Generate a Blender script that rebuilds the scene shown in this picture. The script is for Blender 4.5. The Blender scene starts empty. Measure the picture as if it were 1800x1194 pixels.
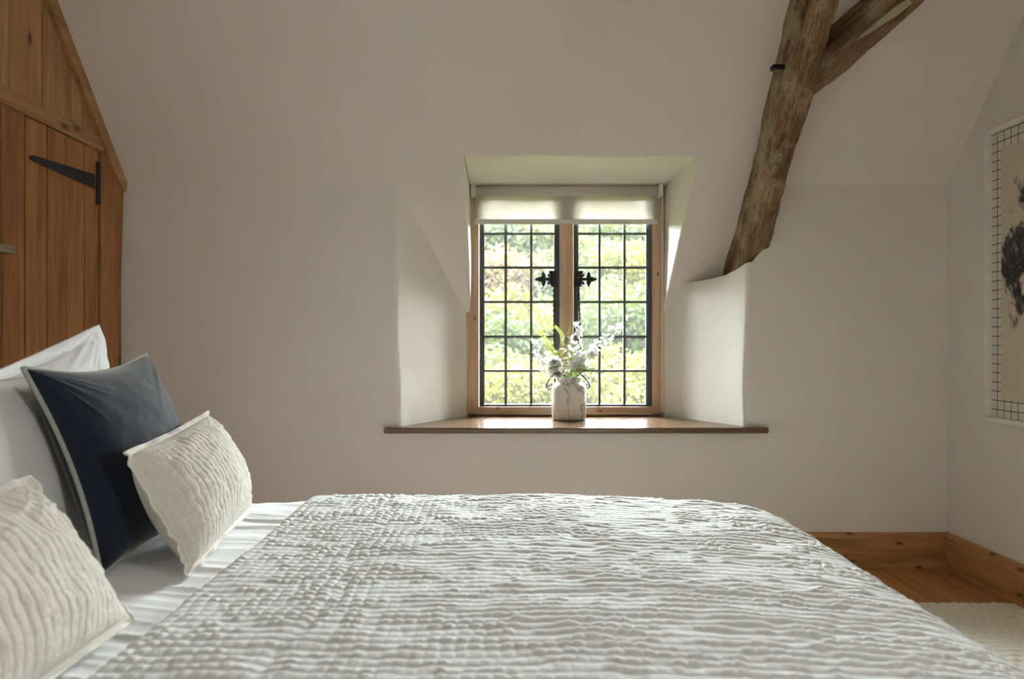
import bpy, bmesh, math, random
import numpy as np
from mathutils import Vector, Matrix

random.seed(7)
RNG = np.random.default_rng(11)
S = bpy.context.scene
COL = S.collection
PI = math.pi

# ------------------------------------------------------------------ camera, world, light, exposure
F = 1200.0                       # focal length in pixels of the 1800 wide frame
CAMZ = 1.10
cd = bpy.data.cameras.new('camera')
cd.sensor_fit = 'HORIZONTAL'; cd.sensor_width = 36.0
cd.lens = 36.0 * F / 1800.0
cd.shift_x = (900 - 885) / 1800.0
cd.shift_y = -(597 - 608) / 1800.0
cd.clip_start = 0.05; cd.clip_end = 500
cd.dof.use_dof = True; cd.dof.focus_distance = 2.6; cd.dof.aperture_fstop = 3.2
cam = bpy.data.objects.new('camera', cd); COL.objects.link(cam)
cam.location = (0, 0, CAMZ); cam.rotation_euler = (PI / 2, 0, 0)
S.camera = cam

W = bpy.data.worlds.new('overcast_sky'); S.world = W; W.use_nodes = True
bg = W.node_tree.nodes['Background']
bg.inputs['Color'].default_value = (0.91, 0.97, 1.0, 1)
bg.inputs['Strength'].default_value = 80.0

sd = bpy.data.lights.new('sun', 'SUN'); sd.energy = 12.0; sd.angle = math.radians(4); sd.color = (1.0, 0.95, 0.84)
so = bpy.data.objects.new('sun', sd); COL.objects.link(so)
so.rotation_euler = (math.radians(38), 0, math.radians(-18))      # high, from behind the house

def portal(name, loc, rot, sx, sy):
    l = bpy.data.lights.new(name, 'AREA'); l.shape = 'RECTANGLE'; l.size = sx; l.size_y = sy
    l.cycles.is_portal = True
    o = bpy.data.objects.new(name, l); COL.objects.link(o); o.location = loc; o.rotation_euler = rot
portal('portal_garden', (0.353, 3.99, 1.36), (-PI / 2, 0, 0), 1.16, 1.34)
portal('portal_right', (2.32, -0.35, 1.6), (0, PI / 2, 0), 0.5, 0.31)

vs = S.view_settings
vs.view_transform = 'Standard'; vs.look = 'None'; vs.gamma = 1.0; vs.use_curve_mapping = False
vs.exposure = 0.72
S.cycles.use_denoising = True
S.cycles.max_bounces = 10; S.cycles.diffuse_bounces = 6; S.cycles.transparent_max_bounces = 12
S.cycles.sample_clamp_indirect = 6.0
S.cycles.caustics_reflective = False; S.cycles.caustics_refractive = False

# ------------------------------------------------------------------ helpers
def at(px, py, d):
    """real position of a point measured at pixel px,py of the photo when it stands d metres into the room"""
    return Vector(((px - 885) * d / F, d, CAMZ - (py - 608) * d / F))

LAT = RNG.random((256, 256))
def vnoise(x, y, seed=0):
    x = np.asarray(x, float) + seed * 17.31; y = np.asarray(y, float) + seed * 9.77
    xi = np.floor(x).astype(int); yi = np.floor(y).astype(int)
    fx = x - xi; fy = y - yi
    fx = fx * fx * (3 - 2 * fx); fy = fy * fy * (3 - 2 * fy)
    a = LAT[xi % 256, yi % 256]; b = LAT[(xi + 1) % 256, yi % 256]
    c = LAT[xi % 256, (yi + 1) % 256]; d = LAT[(xi + 1) % 256, (yi + 1) % 256]
    return ((a * (1 - fx) + b * fx) * (1 - fy) + (c * (1 - fx) + d * fx) * fy) * 2 - 1
def fbm(x, y, seed=0, o=3):
    s = 0; a = 1.0; t = 0
    for i in range(o):
        s = s + a * vnoise(x * 2 ** i, y * 2 ** i, seed + i); t += a; a *= 0.5
    return s / t
def sstep(a, b, x):
    t = np.clip((x - a) / (b - a), 0, 1); return t * t * (3 - 2 * t)

def link(name, me, mat, parent=None):
    o = bpy.data.objects.new(name, me); COL.objects.link(o)
    if mat is not None and not me.materials: me.materials.append(mat)
    if parent is not None: o.parent = parent
    return o
def tag(o, label=None, cat=None, group=None, kind=None):
    if label: o['label'] = label
    if cat: o['category'] = cat
    if group: o['group'] = group
    if kind: o['kind'] = kind
    return o
def empty(name, loc=(0, 0, 0)):
    o = bpy.data.objects.new(name, None); COL.objects.link(o); o.location = loc; o.empty_display_size = 0.1
    return o
def child(o, parent):
    """parent o, keeping its world place (parents are Empties with a plain translation)"""
    o.parent = parent
    o.matrix_parent_inverse = Matrix.Translation(parent.location).inverted()
    return o

class MB:
    def __init__(s): s.v = []; s.f = []; s.smooth = False
    def add(s, vs, fs):
        n = len(s.v); s.v += [tuple(p) for p in vs]; s.f += [tuple(i + n for i in f) for f in fs]; return s
    def box(s, a, b):
        x0, y0, z0 = a; x1, y1, z1 = b
        return s.add([(x0,y0,z0),(x1,y0,z0),(x1,y1,z0),(x0,y1,z0),(x0,y0,z1),(x1,y0,z1),(x1,y1,z1),(x0,y1,z1)],
              [(0,3,2,1),(4,5,6,7),(0,1,5,4),(1,2,6,5),(2,3,7,6),(3,0,4,7)])
    def prism(s, poly, off):
        """poly: list of points in a plane, extruded by the vector off"""
        off = Vector(off); n = len(poly); P = [Vector(p) for p in poly]
        return s.add(P + [p + off for p in P], [tuple(range(n))[::-1], tuple(range(n, 2 * n))] +
                     [(i, (i + 1) % n, n + (i + 1) % n, n + i) for i in range(n)])
    def tube(s, pts, r, seg=8, close=False, cap=True):
        P = [Vector(p) for p in pts]; n = len(P); rs = r if hasattr(r, '__len__') else [r] * n
        vs = []; up = None
        for i in range(n):
            if close: t = P[(i + 1) % n] - P[i - 1]
            else: t = P[min(i + 1, n - 1)] - P[max(i - 1, 0)]
            if t.length < 1e-9: t = Vector((0, 0, 1))
            t.normalize()
            if up is None: up = Vector((0, 0, 1)) if abs(t.z) < 0.9 else Vector((1, 0, 0))
            a = up - t * up.dot(t)
            if a.length < 1e-6: a = t.orthogonal()
            a.normalize(); up = a; b = t.cross(a)
            for k in range(seg):
                an = 2 * PI * k / seg
                vs.append(P[i] + (a * math.cos(an) + b * math.sin(an)) * rs[i])
        fs = []
        for i in range(n if close else n - 1):
            j = (i + 1) % n
            for k in range(seg):
                fs.append((i*seg+k, i*seg+(k+1)%seg, j*seg+(k+1)%seg, j*seg+k))
        if cap and not close:
            fs.append(tuple(range(seg))[::-1]); fs.append(tuple((n-1)*seg+k for k in range(seg)))
        return s.add(vs, fs)
    def lathe(s, prof, c, seg=40):
        vs = []; n = len(prof)
        for r, z in prof:
            for k in range(seg):
                an = 2*PI*k/seg; vs.append((c[0]+r*math.cos(an), c[1]+r*math.sin(an), c[2]+z))
        fs = [(i*seg+k, i*seg+(k+1)%seg, (i+1)*seg+(k+1)%seg, (i+1)*seg+k) for i in range(n-1) for k in range(seg)]
        return s.add(vs, fs)
    def mesh(s, name, smooth=None):
        me = bpy.data.meshes.new(name); me.from_pydata(s.v, [], s.f); me.update()
        bm = bmesh.new(); bm.from_mesh(me); bmesh.ops.recalc_face_normals(bm, faces=bm.faces); bm.to_mesh(me); bm.free()
        if smooth if smooth is not None else s.smooth:
            me.polygons.foreach_set('use_smooth', [True] * len(me.polygons))
        return me
    def build(s, name, mat, parent=None, smooth=False, bevel=0, seg=2):
        o = link(name, s.mesh(name, smooth), mat)
        if parent is not None: child(o, parent)
        if bevel:
            m = o.modifiers.new('bevel', 'BEVEL'); m.width = bevel; m.segments = seg; m.limit_method = 'ANGLE'; m.angle_limit = 0.6
            m.harden_normals = False
        return o

def grid_mesh(name, P, smooth=True):
    """P: (n, m, 3) array of points -> quad grid mesh"""
    n, m = P.shape[:2]
    me = bpy.data.meshes.new(name)
    idx = np.arange(n * m).reshape(n, m)
    q = np.stack([idx[:-1, :-1], idx[1:, :-1], idx[1:, 1:], idx[:-1, 1:]], -1).reshape(-1, 4)
    me.vertices.add(n * m); me.vertices.foreach_set('co', P.reshape(-1).astype(np.float32))
    me.loops.add(len(q) * 4); me.loops.foreach_set('vertex_index', q.reshape(-1).astype(np.int32))
    me.polygons.add(len(q)); me.polygons.foreach_set('loop_start', np.arange(len(q), dtype=np.int32) * 4)
    me.update(calc_edges=True)
    if smooth: me.polygons.foreach_set('use_smooth', np.ones(len(q), bool))
    me.validate(); return me

# ------------------------------------------------------------------ materials
def newmat(name):
    m = bpy.data.materials.new(name); m.use_nodes = True
    nt = m.node_tree; b = nt.nodes['Principled BSDF']
    return m, nt, b
def N(nt, t, **kw):
    n = nt.nodes.new(t)
    for k, v in kw.items():
        if k in n.inputs: n.inputs[k].default_value = v
        else: setattr(n, k, v)
    return n
def ramp(nt, fac, stops):
    r = nt.nodes.new('ShaderNodeValToRGB'); el = r.color_ramp.elements
    while len(el) < len(stops): el.new(0.5)
    for e, (p, c) in zip(el, stops): e.position = p; e.color = (*c, 1)
    nt.links.new(fac, r.inputs['Fac']); return r.outputs['Color']
def coords(nt, scale=(1, 1, 1), rot=(0, 0, 0), rand=True):
    tc = nt.nodes.new('ShaderNodeTexCoord'); v = tc.outputs['Object']
    if rand:
        oi = nt.nodes.new('ShaderNodeObjectInfo')
        mu = N(nt, 'ShaderNodeVectorMath', operation='SCALE'); mu.inputs['Scale'].default_value = 1.0
        cx = nt.nodes.new('ShaderNodeCombineXYZ')
        for i, k in enumerate((31.7, 17.3, 23.9)):
            ml = N(nt, 'ShaderNodeMath', operation='MULTIPLY'); ml.inputs[1].default_value = k
            nt.links.new(oi.outputs['Random'], ml.inputs[0]); nt.links.new(ml.outputs[0], cx.inputs[i])
        ad = N(nt, 'ShaderNodeVectorMath', operation='ADD')
        nt.links.new(v, ad.inputs[0]); nt.links.new(cx.outputs[0], ad.inputs[1]); v = ad.outputs[0]
    mp = nt.nodes.new('ShaderNodeMapping'); mp.inputs['Scale'].default_value = scale; mp.inputs['Rotation'].default_value = rot
    nt.links.new(v, mp.inputs['Vector']); return mp.outputs['Vector']
def noise(nt, vec, scale, detail=4, rough=0.55, dist=0.0):
    n = N(nt, 'ShaderNodeTexNoise'); n.inputs['Scale'].default_value = scale; n.inputs['Detail'].default_value = detail
    n.inputs['Roughness'].default_value = rough; n.inputs['Distortion'].default_value = dist
    nt.links.new(vec, n.inputs['Vector']); return n.outputs['Fac']
def mix(nt, fac, a, b, mode='MIX'):
    m = nt.nodes.new('ShaderNodeMix'); m.data_type = 'RGBA'; m.blend_type = mode
    for sk, val in ((m.inputs[0], fac), (m.inputs[6], a), (m.inputs[7], b)):
        if hasattr(val, 'links') or hasattr(val, 'is_output'): nt.links.new(val, sk)
        elif isinstance(val, (int, float)): sk.default_value = val
        else: sk.default_value = (*val, 1)
    return m.outputs[2]
def bump(nt, b, h, strength=0.3, dist=0.01, prev=None):
    n = nt.nodes.new('ShaderNodeBump'); n.inputs['Strength'].default_value = strength; n.inputs['Distance'].default_value = dist
    nt.links.new(h, n.inputs['Height'])
    if prev is not None: nt.links.new(prev, n.inputs['Normal'])
    nt.links.new(n.outputs[0], b.inputs['Normal']); return n.outputs[0]

def wood(name, dark, mid, light, axis=2, rough=0.55, knots=True, fine=70, knot_col=(0.05, 0.022, 0.008), spec=0.3, knot_scale=5.0, thick=0, ks=1.0):
    m, nt, b = newmat(name)
    sc = [1, 1, 1]; sc[axis] = 0.07
    v = coords(nt, sc)
    a = noise(nt, v, 9, 5, 0.6, 0.9); f = noise(nt, v, fine, 3, 0.6)
    c = ramp(nt, a, [(0.28, dark), (0.5, mid), (0.72, light)])
    cf = ramp(nt, f, [(0.35, (0.62, 0.62, 0.62)), (0.6, (1, 1, 1))])
    c = mix(nt, 0.75, c, cf, 'MULTIPLY')
    if knots:
        sk = [1, 1, 1]; sk[axis] = 0.45
        sp_ = nt.nodes.new('ShaderNodeSeparateXYZ'); cb = nt.nodes.new('ShaderNodeCombineXYZ')
        nt.links.new(coords(nt, sk), sp_.inputs[0])
        other = [i for i in (0, 1, 2) if i not in (axis, thick)][0]
        nt.links.new(sp_.outputs[axis], cb.inputs[0]); nt.links.new(sp_.outputs[other], cb.inputs[1])
        vo = N(nt, 'ShaderNodeTexVoronoi'); vo.voronoi_dimensions = '2D'; vo.inputs['Scale'].default_value = knot_scale; vo.inputs['Randomness'].default_value = 1.0
        nt.links.new(cb.outputs[0], vo.inputs['Vector'])
        k = ramp(nt, vo.outputs['Distance'], [(0.035 * ks, (0.9, 0.9, 0.9)), (0.06 * ks, (0.4, 0.4, 0.4)), (0.13 * ks, (0, 0, 0))])
        c = mix(nt, k, c, knot_col)
    nt.links.new(c, b.inputs['Base Color'])
    b.inputs['Roughness'].default_value = rough; b.inputs['Specular IOR Level'].default_value = spec
    bump(nt, b, f, 0.25, 0.003)
    return m

def plaster(name, col, b1=0.30, b2=0.16):
    m, nt, b = newmat(name)
    v = coords(nt, rand=False)
    t = noise(nt, v, 1.6, 3)
    c = ramp(nt, t, [(0.3, tuple(x * 0.965 for x in col)), (0.7, col)])
    nt.links.new(c, b.inputs['Base Color']); b.inputs['Roughness'].default_value = 0.85; b.inputs['Specular IOR Level'].default_value = 0.15
    p = bump(nt, b, noise(nt, v, 3.2, 3), b1, 0.035)
    bump(nt, b, noise(nt, v, 55, 3), b2, 0.003, p)
    return m

def plain(name, col, rough=0.5, spec=0.4, metal=0.0, nb=0.0, ns=60):
    m, nt, b = newmat(name)
    v = coords(nt)
    c = ramp(nt, noise(nt, v, ns * 0.3, 3), [(0.3, tuple(x * 0.88 for x in col)), (0.7, col)])
    nt.links.new(c, b.inputs['Base Color']); b.inputs['Roughness'].default_value = rough
    b.inputs['Specular IOR Level'].default_value = spec; b.inputs['Metallic'].default_value = metal
    if nb: bump(nt, b, noise(nt, v, ns, 4), nb, 0.004)
    return m

def fabric(name, col, weave=420, strength=0.35, var=0.9, sheen=0.2, rough=0.9, mot=60):
    m, nt, b = newmat(name)
    v = coords(nt)
    t = noise(nt, v, mot, 4, 0.65)
    c = ramp(nt, t, [(0.32, tuple(x * var for x in col)), (0.66, col)])
    nt.links.new(c, b.inputs['Base Color'])
    b.inputs['Roughness'].default_value = rough; b.inputs['Specular IOR Level'].default_value = 0.12
    b.inputs['Sheen Weight'].default_value = sheen; b.inputs['Sheen Roughness'].default_value = 0.5
    bump(nt, b, noise(nt, v, weave, 2), strength, 0.0015)
    return m

M = {}
M['plaster'] = plaster('wall_paint', (0.82, 0.792, 0.747))
M['plaster_r'] = plaster('wall_paint_right', (0.79, 0.77, 0.72))
M['pine_door'] = wood('pine_door', (0.235, 0.093, 0.028), (0.36, 0.155, 0.05), (0.45, 0.215, 0.08), 2, 0.5, True, 60, knot_scale=3.5, ks=0.4)
M['pine_upper'] = wood('pine_upper', (0.27, 0.135, 0.05), (0.38, 0.205, 0.08), (0.46, 0.27, 0.115), 2, 0.5, True, 50, knot_scale=5.5)
M['pine_rail'] = wood('pine_rail', (0.25, 0.12, 0.045), (0.36, 0.19, 0.075), (0.44, 0.25, 0.10), 1, 0.5, True, 50, knot_scale=5.5)
M['pine_skirt_x'] = wood('pine_skirting', (0.33, 0.145, 0.048), (0.45, 0.225, 0.083), (0.53, 0.29, 0.12), 0, 0.42, True, 40, knot_scale=9, thick=1)
M['pine_skirt_y'] = wood('pine_skirting_side', (0.33, 0.145, 0.048), (0.45, 0.225, 0.083), (0.53, 0.29, 0.12), 1, 0.42, True, 40, knot_scale=9)
M['pine_window'] = wood('pine_window_frame', (0.45, 0.285, 0.175), (0.55, 0.37, 0.24), (0.61, 0.44, 0.31), 2, 0.45, True, 30, knot_scale=8, thick=1, ks=0.6)
M['pine_window_x'] = wood('pine_window_rail', (0.45, 0.285, 0.175), (0.55, 0.37, 0.24), (0.61, 0.44, 0.31), 0, 0.45, True, 30, knot_scale=8, thick=1, ks=0.6)
M['sill'] = wood('polished_sill', (0.10, 0.056, 0.03), (0.14, 0.086, 0.051), (0.18, 0.118, 0.072), 0, 0.16, True, 30, spec=0.2, knot_scale=6, thick=2)
M['floor'] = wood('floor_board', (0.34, 0.14, 0.045), (0.46, 0.21, 0.07), (0.54, 0.26, 0.095), 1, 0.4, False, 40)
M['dark_wood'] = wood('dark_wood', (0.05, 0.03, 0.02), (0.09, 0.055, 0.03), (0.13, 0.08, 0.045), 1, 0.5, False)
M['shelf'] = wood('weathered_shelf', (0.14, 0.10, 0.055), (0.26, 0.20, 0.12), (0.36, 0.29, 0.19), 1, 0.8, True, 60, knot_scale=9, ks=0.6)
M['iron'] = plain('black_iron', (0.012, 0.012, 0.014), 0.55, 0.4, 0.0, 0.4, 90)
M['steel'] = plain('dark_painted_steel', (0.045, 0.048, 0.052), 0.45, 0.5, 0.0, 0.2, 60)
M['lead'] = plain('grey_lead', (0.075, 0.078, 0.082), 0.5, 0.5, 0.0, 0.3, 120)
M['white_paint'] = plain('white_frame_paint', (0.90, 0.89, 0.86), 0.45)
M['white_plastic'] = plain('white_plastic', (0.78, 0.77, 0.73), 0.4)
M['quilt'] = fabric('stonewashed_quilt', (0.715, 0.725, 0.71), 170, 0.55, 0.93, 0.15)
M['linen'] = fabric('linen_cushion', (0.68, 0.645, 0.575), 220, 0.55, 0.86, 0.2, mot=110)
M['linen_edge'] = fabric('linen_flange', (0.74, 0.715, 0.65), 300, 0.4, 0.92, 0.2, mot=110)
M['sheet'] = fabric('white_cotton', (0.84, 0.84, 0.85), 500, 0.12, 0.98, 0.1, mot=20)
M['pillow_grey'] = fabric('pale_grey_cotton', (0.62, 0.61, 0.585), 500, 0.12, 0.97, 0.1, mot=20)
M['velvet'] = fabric('navy_velvet', (0.0085, 0.0135, 0.028), 260, 0.5, 0.6, 0.42, 0.8, 70)
M['piping'] = fabric('grey_green_piping', (0.36, 0.37, 0.33), 400, 0.3)
M['rug'] = fabric('cream_wool', (0.80, 0.75, 0.645), 300, 0.5, 0.85, 0.2, mot=90)
M['mattress'] = fabric('mattress_ticking', (0.7, 0.69, 0.66))

# translucent roller blind
m, nt, b = newmat('blind_fabric')
tr = nt.nodes.new('ShaderNodeBsdfTranslucent'); tr.inputs['Color'].default_value = (0.86, 0.81, 0.75, 1)
tp = nt.nodes.new('ShaderNodeBsdfTransparent')
b.inputs['Base Color'].default_value = (0.72, 0.71, 0.66, 1); b.inputs['Roughness'].default_value = 0.9
bump(nt, b, noise(nt, coords(nt), 500, 2), 0.2, 0.001)
m1 = N(nt, 'ShaderNodeMixShader'); m1.inputs[0].default_value = 0.42
m2 = N(nt, 'ShaderNodeMixShader'); m2.inputs[0].default_value = 0.05
nt.links.new(b.outputs[0], m1.inputs[1]); nt.links.new(tr.outputs[0], m1.inputs[2])
nt.links.new(m1.outputs[0], m2.inputs[1]); nt.links.new(tp.outputs[0], m2.inputs[2])
nt.links.new(m2.outputs[0], nt.nodes['Material Output'].inputs['Surface'])
M['blind'] = m

# old thin glass; a translucent veil mixed in stands for outdoor haze
def glass(name, haze_veil):
    m, nt, b = newmat(name)
    tp = nt.nodes.new('ShaderNodeBsdfTransparent'); tp.inputs['Color'].default_value = (0.97, 0.985, 0.97, 1)
    gl = nt.nodes.new('ShaderNodeBsdfGlossy'); gl.inputs['Roughness'].default_value = 0.03
    tl = nt.nodes.new('ShaderNodeBsdfTranslucent'); tl.inputs['Color'].default_value = (0.9, 0.92, 0.92, 1)
    fr = nt.nodes.new('ShaderNodeFresnel'); fr.inputs['IOR'].default_value = 1.25
    bn = nt.nodes.new('ShaderNodeBump'); bn.inputs['Strength'].default_value = 0.15; bn.inputs['Distance'].default_value = 0.01
    nt.links.new(noise(nt, coords(nt), 14, 2), bn.inputs['Height']); nt.links.new(bn.outputs[0], gl.inputs['Normal'])
    m1 = N(nt, 'ShaderNodeMixShader'); nt.links.new(fr.outputs[0], m1.inputs[0])
    nt.links.new(tp.outputs[0], m1.inputs[1]); nt.links.new(gl.outputs[0], m1.inputs[2])
    m2 = N(nt, 'ShaderNodeMixShader'); m2.inputs[0].default_value = haze_veil
    nt.links.new(m1.outputs[0], m2.inputs[1]); nt.links.new(tl.outputs[0], m2.inputs[2])
    nt.links.new(m2.outputs[0], nt.nodes['Material Output'].inputs['Surface'])
    return m
M['pane'] = glass('leaded_glass', 0.0045)
M['clear'] = glass('clear_glass', 0.0)

# weathered oak timber
def timber(name, rot):
    m, nt, b = newmat(name)
    v0 = coords(nt, (1, 1, 1), rot); mp = nt.nodes.new('ShaderNodeMapping'); mp.inputs['Scale'].default_value = (1, 1, 0.15)
    nt.links.new(v0, mp.inputs['Vector']); v = mp.outputs[0]
    a = noise(nt, v, 12, 6, 0.65, 0.6); f = noise(nt, v, 75, 4, 0.7); g = noise(nt, v0, 7, 4, 0.65)
    c = ramp(nt, a, [(0.30, (0.08, 0.045, 0.024)), (0.46, (0.20, 0.122, 0.064)), (0.60, (0.33, 0.225, 0.125)), (0.8, (0.44, 0.335, 0.205))])
    c = mix(nt, 0.8, c, ramp(nt, f, [(0.36, (0.30, 0.27, 0.25)), (0.56, (1, 1, 1))]), 'MULTIPLY')
    c = mix(nt, ramp(nt, g, [(0.50, (0, 0, 0)), (0.66, (0.65, 0.65, 0.65))]), c, (0.40, 0.34, 0.21))
    c = mix(nt, ramp(nt, noise(nt, v, 3.5, 4, 0.6), [(0.52, (0, 0, 0)), (0.62, (0.55, 0.55, 0.55))]), c, (0.10, 0.055, 0.032))
    w = noise(nt, v0, 160, 2); c = mix(nt, ramp(nt, w, [(0.30, (1, 1, 1)), (0.36, (0, 0, 0))]), c, (0.03, 0.018, 0.01))
    nt.links.new(c, b.inputs['Base Color']); b.inputs['Roughness'].default_value = 0.75; b.inputs['Specular IOR Level'].default_value = 0.2
    p = bump(nt, b, a, 0.5, 0.02); bump(nt, b, f, 0.6, 0.006, p)
    return m

# marble
m, nt, b = newmat('grey_veined_marble')
v = coords(nt, (1, 1, 0.55), (0.25, 0.35, 0))
n1 = noise(nt, v, 5.5, 5, 0.55, 1.1)
vein = ramp(nt, n1, [(0.462, (0, 0, 0)), (0.495, (0.8, 0.8, 0.8)), (0.505, (0.75, 0.75, 0.75)), (0.54, (0, 0, 0))])
c = mix(nt, vein, (0.76, 0.735, 0.69), (0.17, 0.155, 0.14))
c = mix(nt, ramp(nt, noise(nt, v, 5, 3), [(0.45, (0, 0, 0)), (0.75, (0.4, 0.4, 0.4))]), c, (0.60, 0.56, 0.50))
nt.links.new(c, b.inputs['Base Color']); b.inputs['Roughness'].default_value = 0.35
M['marble'] = m

def leafmat(name, c0, c1, trans=0.35, ns=0.6):
    m, nt, b = newmat(name)
    v = coords(nt)
    c = ramp(nt, noise(nt, v, ns, 4), [(0.3, c0), (0.7, c1)])
    nt.links.new(c, b.inputs['Base Color']); b.inputs['Roughness'].default_value = 0.6; b.inputs['Specular IOR Level'].default_value = 0.2
    tl = nt.nodes.new('ShaderNodeBsdfTranslucent'); nt.links.new(c, tl.inputs['Color'])
    ms = N(nt, 'ShaderNodeMixShader'); ms.inputs[0].default_value = trans
    nt.links.new(b.outputs[0], ms.inputs[1]); nt.links.new(tl.outputs[0], ms.inputs[2])
    nt.links.new(ms.outputs[0], nt.nodes['Material Output'].inputs['Surface'])
    return m
M['petal'] = leafmat('white_petal', (0.82, 0.82, 0.82), (0.9, 0.9, 0.88), 0.2, 40)
M['petal_soft'] = leafmat('soft_white_petal', (0.88, 0.88, 0.88), (0.96, 0.96, 0.95), 0.8, 40)
M['petal_in'] = leafmat('flower_heart', (0.35, 0.40, 0.10), (0.55, 0.55, 0.2), 0.3, 60)
M['leaf'] = leafmat('green_leaf', (0.10, 0.18, 0.05), (0.24, 0.33, 0.08), 0.4, 30)
M['leaf_lime'] = leafmat('lime_leaf', (0.30, 0.38, 0.06), (0.40, 0.44, 0.12), 0.22, 30)
M['stem'] = plain('green_stem', (0.16, 0.20, 0.06), 0.6)
M['twig'] = plain('brown_twig', (0.09, 0.06, 0.045), 0.7)
M['bud'] = plain('grey_green_bud', (0.27, 0.31, 0.20), 0.6)
M['bark'] = plain('bark', (0.10, 0.08, 0.06), 0.9, 0.1, 0, 0.6, 8)
M['tree_yellow'] = leafmat('yellow_green_foliage', (0.016, 0.0175, 0.001), (0.036, 0.0335, 0.003), 0.62)
M['tree_green'] = leafmat('mid_green_foliage', (0.0075, 0.0125, 0.0015), (0.02, 0.025, 0.003), 0.62)
M['tree_pale'] = leafmat('pale_green_foliage', (0.014, 0.0185, 0.0045), (0.027, 0.03, 0.008), 0.62)  # paler leaf colour also carries the haze of the far hillside
M['tree_blue'] = leafmat('blue_green_foliage', (0.009, 0.0145, 0.006), (0.016, 0.021, 0.008), 0.62)
M['tree_rust'] = leafmat('russet_foliage', (0.018, 0.013, 0.004), (0.033, 0.02, 0.007), 0.62)
M['meadow'] = leafmat('hillside_grass', (0.012, 0.018, 0.003), (0.024, 0.028, 0.005), 0.0, 0.25)

# ================================================================== THE SETTING
D = 3.38                       # window wall
TS = 1.214                     # roof slope, dz per dy
Z0 = 1.897                     # height of the crease between wall and slope
XL, XR = -1.887, 2.197
YB = -1.60
ZC = 2.75                      # flat ceiling above the frame
def zs(y): return Z0 + TS * (D - y)
sdir = Vector((0, 1, -TS)).normalized()           # down the slope, outwards
snrm = Vector((0, -TS, -1)).normalized()          # out of the slope into the room

# ---- window wall with splayed reveals
def rev_l(y): return -0.521 + 0.622 * (y - D)
def rev_r(y): return 1.206 - 0.582 * (y - D)
def wob(z, s): return 0.006 * math.sin(z * 3.1 + s) + 0.004 * math.sin(z * 7.7 + 2 * s)
w = MB()
def wall_strip(plan, zlo, zhi, seed, zfun=None, nz=26):
    """vertical plaster strip following a plan polyline; the corner wanders a little"""
    rows = []
    for k in range(nz + 1):
        row = []
        for (x, y, wt, dt) in plan:
            z1 = zhi if zfun is None else zfun(y)
            z = zlo + (z1 - zlo) * k / nz
            row.append((x + wt * wob(z, seed), y, z))
        rows.append(row)
    n = len(plan)
    w.add([p for r in rows for p in r], [(k*n+i, k*n+i+1, (k+1)*n+i+1, (k+1)*n+i) for k in range(nz) for i in range(n-1)])
def corner(p0, pc, p1, r, n=6):
    """rounded plan corner between p0-pc-p1"""
    p0, pc, p1 = Vector(p0), Vector(pc), Vector(p1)
    a = pc + (p0 - pc).normalized() * r; c = pc + (p1 - pc).normalized() * r
    out = []
    for i in range(n + 1):
        t = i / n; q = a * (1-t)**2 + pc * 2*t*(1-t) + c * t*t
        out.append((q.x, q.y, 1.0, 0))
    return out
RC = 0.022
planL = [(XL - 0.1, D, 0, 0), (-0.9, D, 0, 0)] + corner((-0.9, D), (-0.521, D), (rev_l(3.9), 3.9), RC) + [(rev_l(3.7), 3.7, 0.4, 0), (rev_l(3.95), 3.95, 0, 0)]
wall_strip(planL, 0.0, 1.93, 0.7)
ZSILL = 0.70
def ledge(y):
    pts = [(3.30, 1.54), (3.38, 1.515), (3.43, 1.487), (3.50, 1.462), (3.60, 1.448), (3.95, 1.436)]
    for (a, za), (b_, zb) in zip(pts, pts[1:]):
        if y <= b_: return za + (zb - za) * max(0, (y - a)) / (b_ - a)
    return pts[-1][1]
planR = corner((1.6, D), (1.206, D), (rev_r(3.9), 3.9), RC)[::1]
planR = planR + [(rev_r(3.44), 3.44, .7, 0), (rev_r(3.5), 3.5, .6, 0), (rev_r(3.57), 3.57, .5, 0), (rev_r(3.65), 3.65, .4, 0), (rev_r(3.75), 3.75, .2, 0), (rev_r(3.95), 3.95, 0, 0)]
wall_strip(planR, 0.0, 0, 2.1, ledge)
# ledge cap going back under the slope
capv = []
for (x, y, wt, dt) in planR:
    capv.append((x + wt * wob(ledge(y), 2.1), y, ledge(y)))
n = len(capv)
w.add(capv + [(1.33, max(y, D + 0.01), z + 0.004) for (x, y, z) in capv], [(i, i+1, n+i+1, n+i) for i in range(n-1)])
# wall to the right of the reveal, and below the sill
xr0 = 1.206 + RC
cols_ = [xr0, 1.24, 1.26, 1.28, 1.30, 1.318, 1.5]
def wtop(x): return 1.515 + 0.072 * math.sin(min(1.0, (x - xr0) / (1.318 - xr0)) * PI / 2)
rows = []
for k in range(27):
    for x in cols_:
        z = wtop(x) * k / 26; rows.append((x + (wob(z, 2.1) if x < 1.3 else 0), D, z))
nc = len(cols_)
w.add(rows, [(k*nc+i, k*nc+i+1, (k+1)*nc+i+1, (k+1)*nc+i) for k in range(26) for i in range(nc-1)])
w.add([(1.318, D, wtop(1.4)), (1.5, D, wtop(1.5)), (1.5, D, 1.93), (1.318, D, 1.93)], [(0, 1, 2, 3)])
w.add([(1.5, D, 0), (XR + 0.1, D, 0), (XR + 0.1, D, 1.93), (1.5, D, 1.93)], [(0, 1, 2, 3)])
w.add([(-0.56, D - 0.0005, 0), (1.25, D - 0.0005, 0), (1.25, D - 0.0005, ZSILL - 0.03), (-0.56, D - 0.0005, ZSILL - 0.03)], [(0, 1, 2, 3)])
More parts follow.
